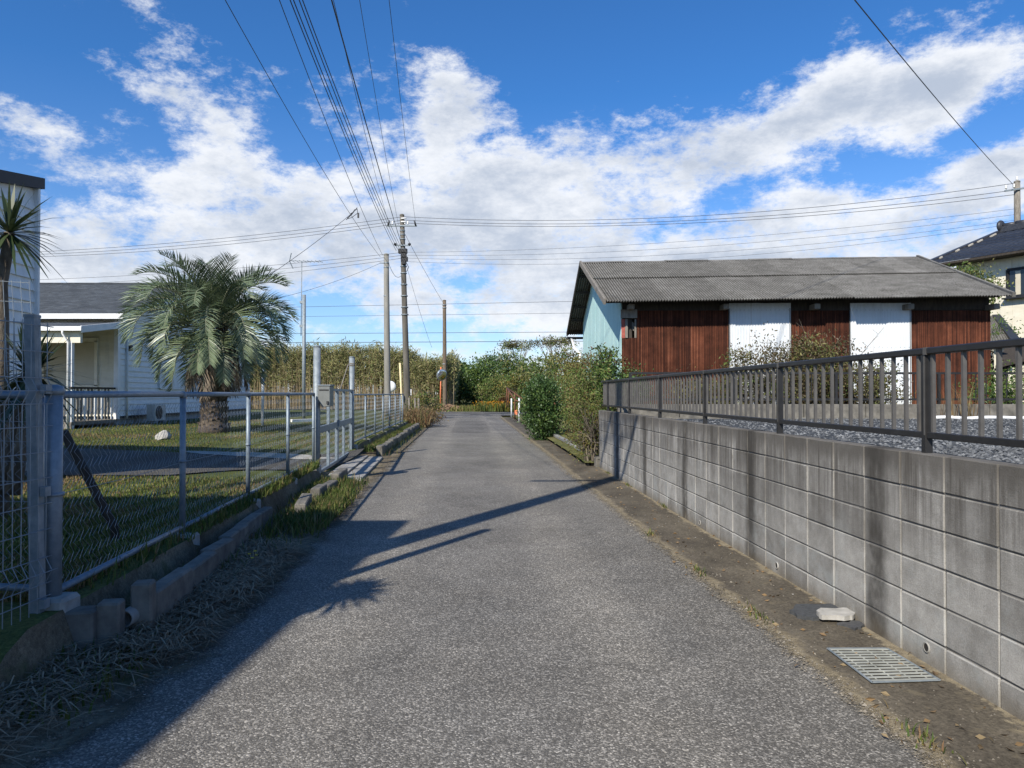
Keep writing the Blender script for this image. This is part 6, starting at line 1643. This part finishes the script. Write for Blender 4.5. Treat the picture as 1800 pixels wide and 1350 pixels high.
mbs.build('stalks', A['reed_stem'], rd, kind='stuff'); mbl.build('leaves', A['reed_leaf'], rd, kind='stuff')
# leaf litter at the mirror post, brown bush and weeds at the lane corner
mb = MB(); c = at(788, 718, 64)
for _ in range(1400):
    a_ = rr.random() * 6.28; q = abs(rr.gauss(0, .5)); x, y = c.x + cos(a_) * q * 1.9, 63.8 + sin(a_) * q * 1.2; leaf(mb, Vector((x, y, max(0.02, .45 * (1 - q) + .03))), .16, rr, .6)
tag(mb.build('leaf_litter', leafmat('dry_litter', [(.30, .19, .12), (.42, .30, .20), (.22, .13, .08), (.36, .26, .18)], .1, .8), kind='stuff'), 'heap of dry fallen leaves at the orange mirror post', 'leaves')
pts = []
for _ in range(2600):
    y = rr.uniform(31.5, 40); x0 = X_(735, y); x = x0 + rr.gauss(0, .75)
    if x < road_l(y) + .1: pts.append((x, y, .03))
grass('brown_weeds', 'reddish brown dry weeds at the lane corner', pts, .2, .85, ['grass_dry', 'leaf_red', 'grass_dark'], 91, .014, .9, weights=[5, 1.5, 1])
bush('corner_weeds', 'green and yellow weeds round the wooden stakes', 'weeds', (X_(748, 44), 44, 0), (1.1, 1.0, .7), .75, 50, 34, .14, ['leaf_olive', 'leaf_yellow', 'leaf_mid'], 93, None, .4, 8)
bush('corner_weeds', 'low brown rounded weeds at the end of the far fence', 'weeds', (X_(738, 33), 33.2, 0), (.95, 1.1, .38), .40, 70, 36, .085, ['leaf_brownish', 'grass_dry', 'leaf_red'], 94, None, .3, 8, weights=[3, 4, 1])

# ------------------------------------------------------------------ lawn, verge grass, straw
rr = random.Random(120); pts = []
while len(pts) < 90000:
    y = 4.2 + 26 * rr.random() ** 1.6; xf = fence_x(y)
    x = xf - .02 - (min(18, y * .75) - 2 + 2) * rr.random() if True else 0
    if (x - 0) / y < -.74: continue
    if x < xf - 16: continue
    if dr_n(x) - .05 < y < dr_f(x) + .05 and x > -26: 
        continue
    if x < hx0 + 0.1 and y > PY - .1: continue
    if y > 11.6 and y < 17.2 and x > -4.4: continue
    if x < -7.3 and y < 11.4: continue
    if fn(x * .7, y * .7, 2) < -.38 and rr.random() < .7: continue
    pts.append((x, y, gz(x, y) - .005))
grass('lawn_grass', 'short green lawn grass behind the chain-link fence', pts, .02, .055, ['grass', 'grass_dark', 'grass_dry'], 121, .0065, .9, weights=[5, 2, .7], patchy=True)
pts = []
for cy, cx_, n_, s_ in ((7.9, .55, 700, .32), (8.6, .75, 2000, .42), (9.5, .62, 1700, .5), (10.4, .45, 1900, .5), (11.3, .40, 1500, .4), (6.2, .2, 120, .4), (7.1, .3, 260, .3)):
    for _ in range(n_):
        y = cy + rr.gauss(0, s_); x = fence_x(y) + cx_ + rr.gauss(0, .22)
        if x < road_l(y) + .05: pts.append((x, y, .05))
for _ in range(9000):
    y = rr.uniform(17.2, 31); x = fence_x(y) + .22 + abs(rr.gauss(0, .22))
    if x < road_l(y) + .06: pts.append((x, y, .12 if x < fence_x(y) + .5 else .03))
for _ in range(2200):
    y = lerp(4.3, 12, rr.random() ** .6); x = fence_x(y) + rr.uniform(-.05, .12); pts.append((x, y, .29))
grass('verge_grass', 'rough green grass tufts along the foot of the fence', pts, .04, .17, ['grass_dark', 'grass', 'grass_dry'], 122, .005, 1.0, weights=[5, 3, 1])
mb = MB()
for _ in range(11000):        # fallen straw and needles in the shade at lower left
    y = 2.7 + 4.2 * rr.random() ** 1.1; x = fence_x(y) + rr.uniform(.32, .85) if y > 4.0 else rr.uniform(-3.1, -1.95)
    if x > road_l(y) - .12 + .15 * rr.gauss(0, 1): continue
    a_ = rr.random() * 6.28; L_ = rr.uniform(.06, .26); z = rr.uniform(.03, .13)
    p_ = Vector((x, y, z)); d = Vector((cos(a_), sin(a_), rr.uniform(-.12, .12))); s_ = Vector((-d.y, d.x, 0)) * .0034
    m_ = p_ + d * L_ * .5 + Vector((0, 0, rr.uniform(0, .03))); e = p_ + d * L_
    mb.add([p_ - s_, p_ + s_, m_ + s_, e + s_ * .3, e - s_ * .3, m_ - s_], [(0, 1, 2, 5), (5, 2, 3, 4)])
tag(mb.build('straw_litter', A['straw'], kind='stuff'), 'dark tangle of fallen straw and twigs at the lower left', 'straw')
pts = [(fence_x(y) + rr.uniform(.0, .6), y, .04) for y in [rr.uniform(3.2, 6.5) for _ in range(700)]]
grass('weed_tuft', 'sparse green weeds growing through the straw litter', pts, .03, .12, ['grass_dark'], 123, .006, 1.1)
mb = MB()
for _ in range(130):         # shell fragments
    y = rr.uniform(3.2, 6.5); x = road_l(y) + rr.gauss(-.12, .22); s_ = rr.uniform(.004, .010); c = Vector((x, y, .012))
    mb.add([c + Vector((s_ * cos(k * 1.25 + x * 9), s_ * .8 * sin(k * 1.25 + x * 9), .003 * (k % 2))) for k in range(5)], [(0, 1, 2, 3, 4)])
for _ in range(22):
    y = rr.uniform(3, 12); x = lerp(road_r(y), wall_x(y), rr.random()); s_ = rr.uniform(.004, .010); c = Vector((x, y, .02))
    mb.add([c + Vector((s_ * cos(k * 1.25 + x * 9), s_ * .8 * sin(k * 1.25 + x * 9), .003 * (k % 2))) for k in range(5)], [(0, 1, 2, 3, 4)])
tag(mb.build('shell_fragments', A['concrete_pale'], kind='stuff'), 'tiny white shell and stone bits along the road edges', 'stones')
mb = MB()
for px, py in ((440, 973), (450, 968), (452, 975), (445, 980)):
    c = G(px, py, .16)
    for k in range(9):
        a_ = k * .7; leaf(mb, c, .016, rr, .6, 0, 0, Vector((cos(a_), sin(a_), .25)))
tag(mb.build('yellow_flowers', leafmat('yellow_petal', [(.72, .55, .03), (.8, .65, .05)], .2), kind='stuff'), 'small yellow dandelion flowers in the verge grass', 'flowers')

# grit, dead leaves and crumbs along both road edges
mb = MB()
for _ in range(5200):
    y = 2.6 + 14 * rr.random() ** 1.7
    if rr.random() < .62: x = road_r(y) + abs(rr.gauss(0, .10)) - .06 if rr.random() < .86 else lerp(road_r(y), wall_x(y), rr.random())
    else: x = road_l(y) - abs(rr.gauss(0, .16)) + .08
    if x > wall_x(y) - .01: continue
    s_ = rr.uniform(.003, .009) * (1 if rr.random() < .93 else 1.8); a0 = rr.random() * 6.28; c = Vector((x, y, .010))
    mb.add([c + Vector((cos(a0 + k * 2.09) * s_, sin(a0 + k * 2.09) * s_, 0)) for k in range(3)] + [c + Vector((0, 0, s_ * .8))], [(0, 1, 3), (1, 2, 3), (2, 0, 3)])
tag(mb.build('road_grit', leafmat('grit', [(.08, .07, .055), (.15, .132, .105), (.25, .225, .185), (.11, .095, .075)], 0, .9), kind='stuff'), 'loose grit and crumbled asphalt along the road edges', 'grit')
mb = MB()
for _ in range(420):
    y = 3 + 20 * rr.random() ** 1.5; x = lerp(road_r(y) - .1, wall_x(y) - .03, rr.random() ** .8) if rr.random() < .75 else road_l(y) - abs(rr.gauss(0, .2))
    a0 = rr.random() * 6.28; leaf(mb, Vector((x, y, .016)), rr.uniform(.02, .05), rr, .5, 0, 0, Vector((cos(a0), sin(a0), rr.uniform(0, .25))))
tag(mb.build('dead_leaves', leafmat('dead_leaf', [(.16, .10, .05), (.24, .16, .08), (.11, .07, .04), (.30, .23, .13)], .1, .85), kind='stuff'), 'scattered dead leaves in the gutter and along the kerb', 'leaves')
pts = []
for _ in range(420):
    k = rr.choice([3.15, 4.9, 6.1, 7.7, 9.6, 11.8, 13.6]); y = k + rr.gauss(0, .10)
    side = rr.random(); x = (road_r(y) + .06 + rr.gauss(0, .03)) if (int(k * 10) % 2) else (wall_x(y) - .03 + rr.gauss(0, .015)); pts.append((x, y, .012))
grass('gutter_weeds', 'small rooted weeds in the joints of the gutter', pts, .012, .05, ['grass_dark', 'grass', 'grass_dry'], 131, .0035, 1.2, weights=[4, 2, 2])
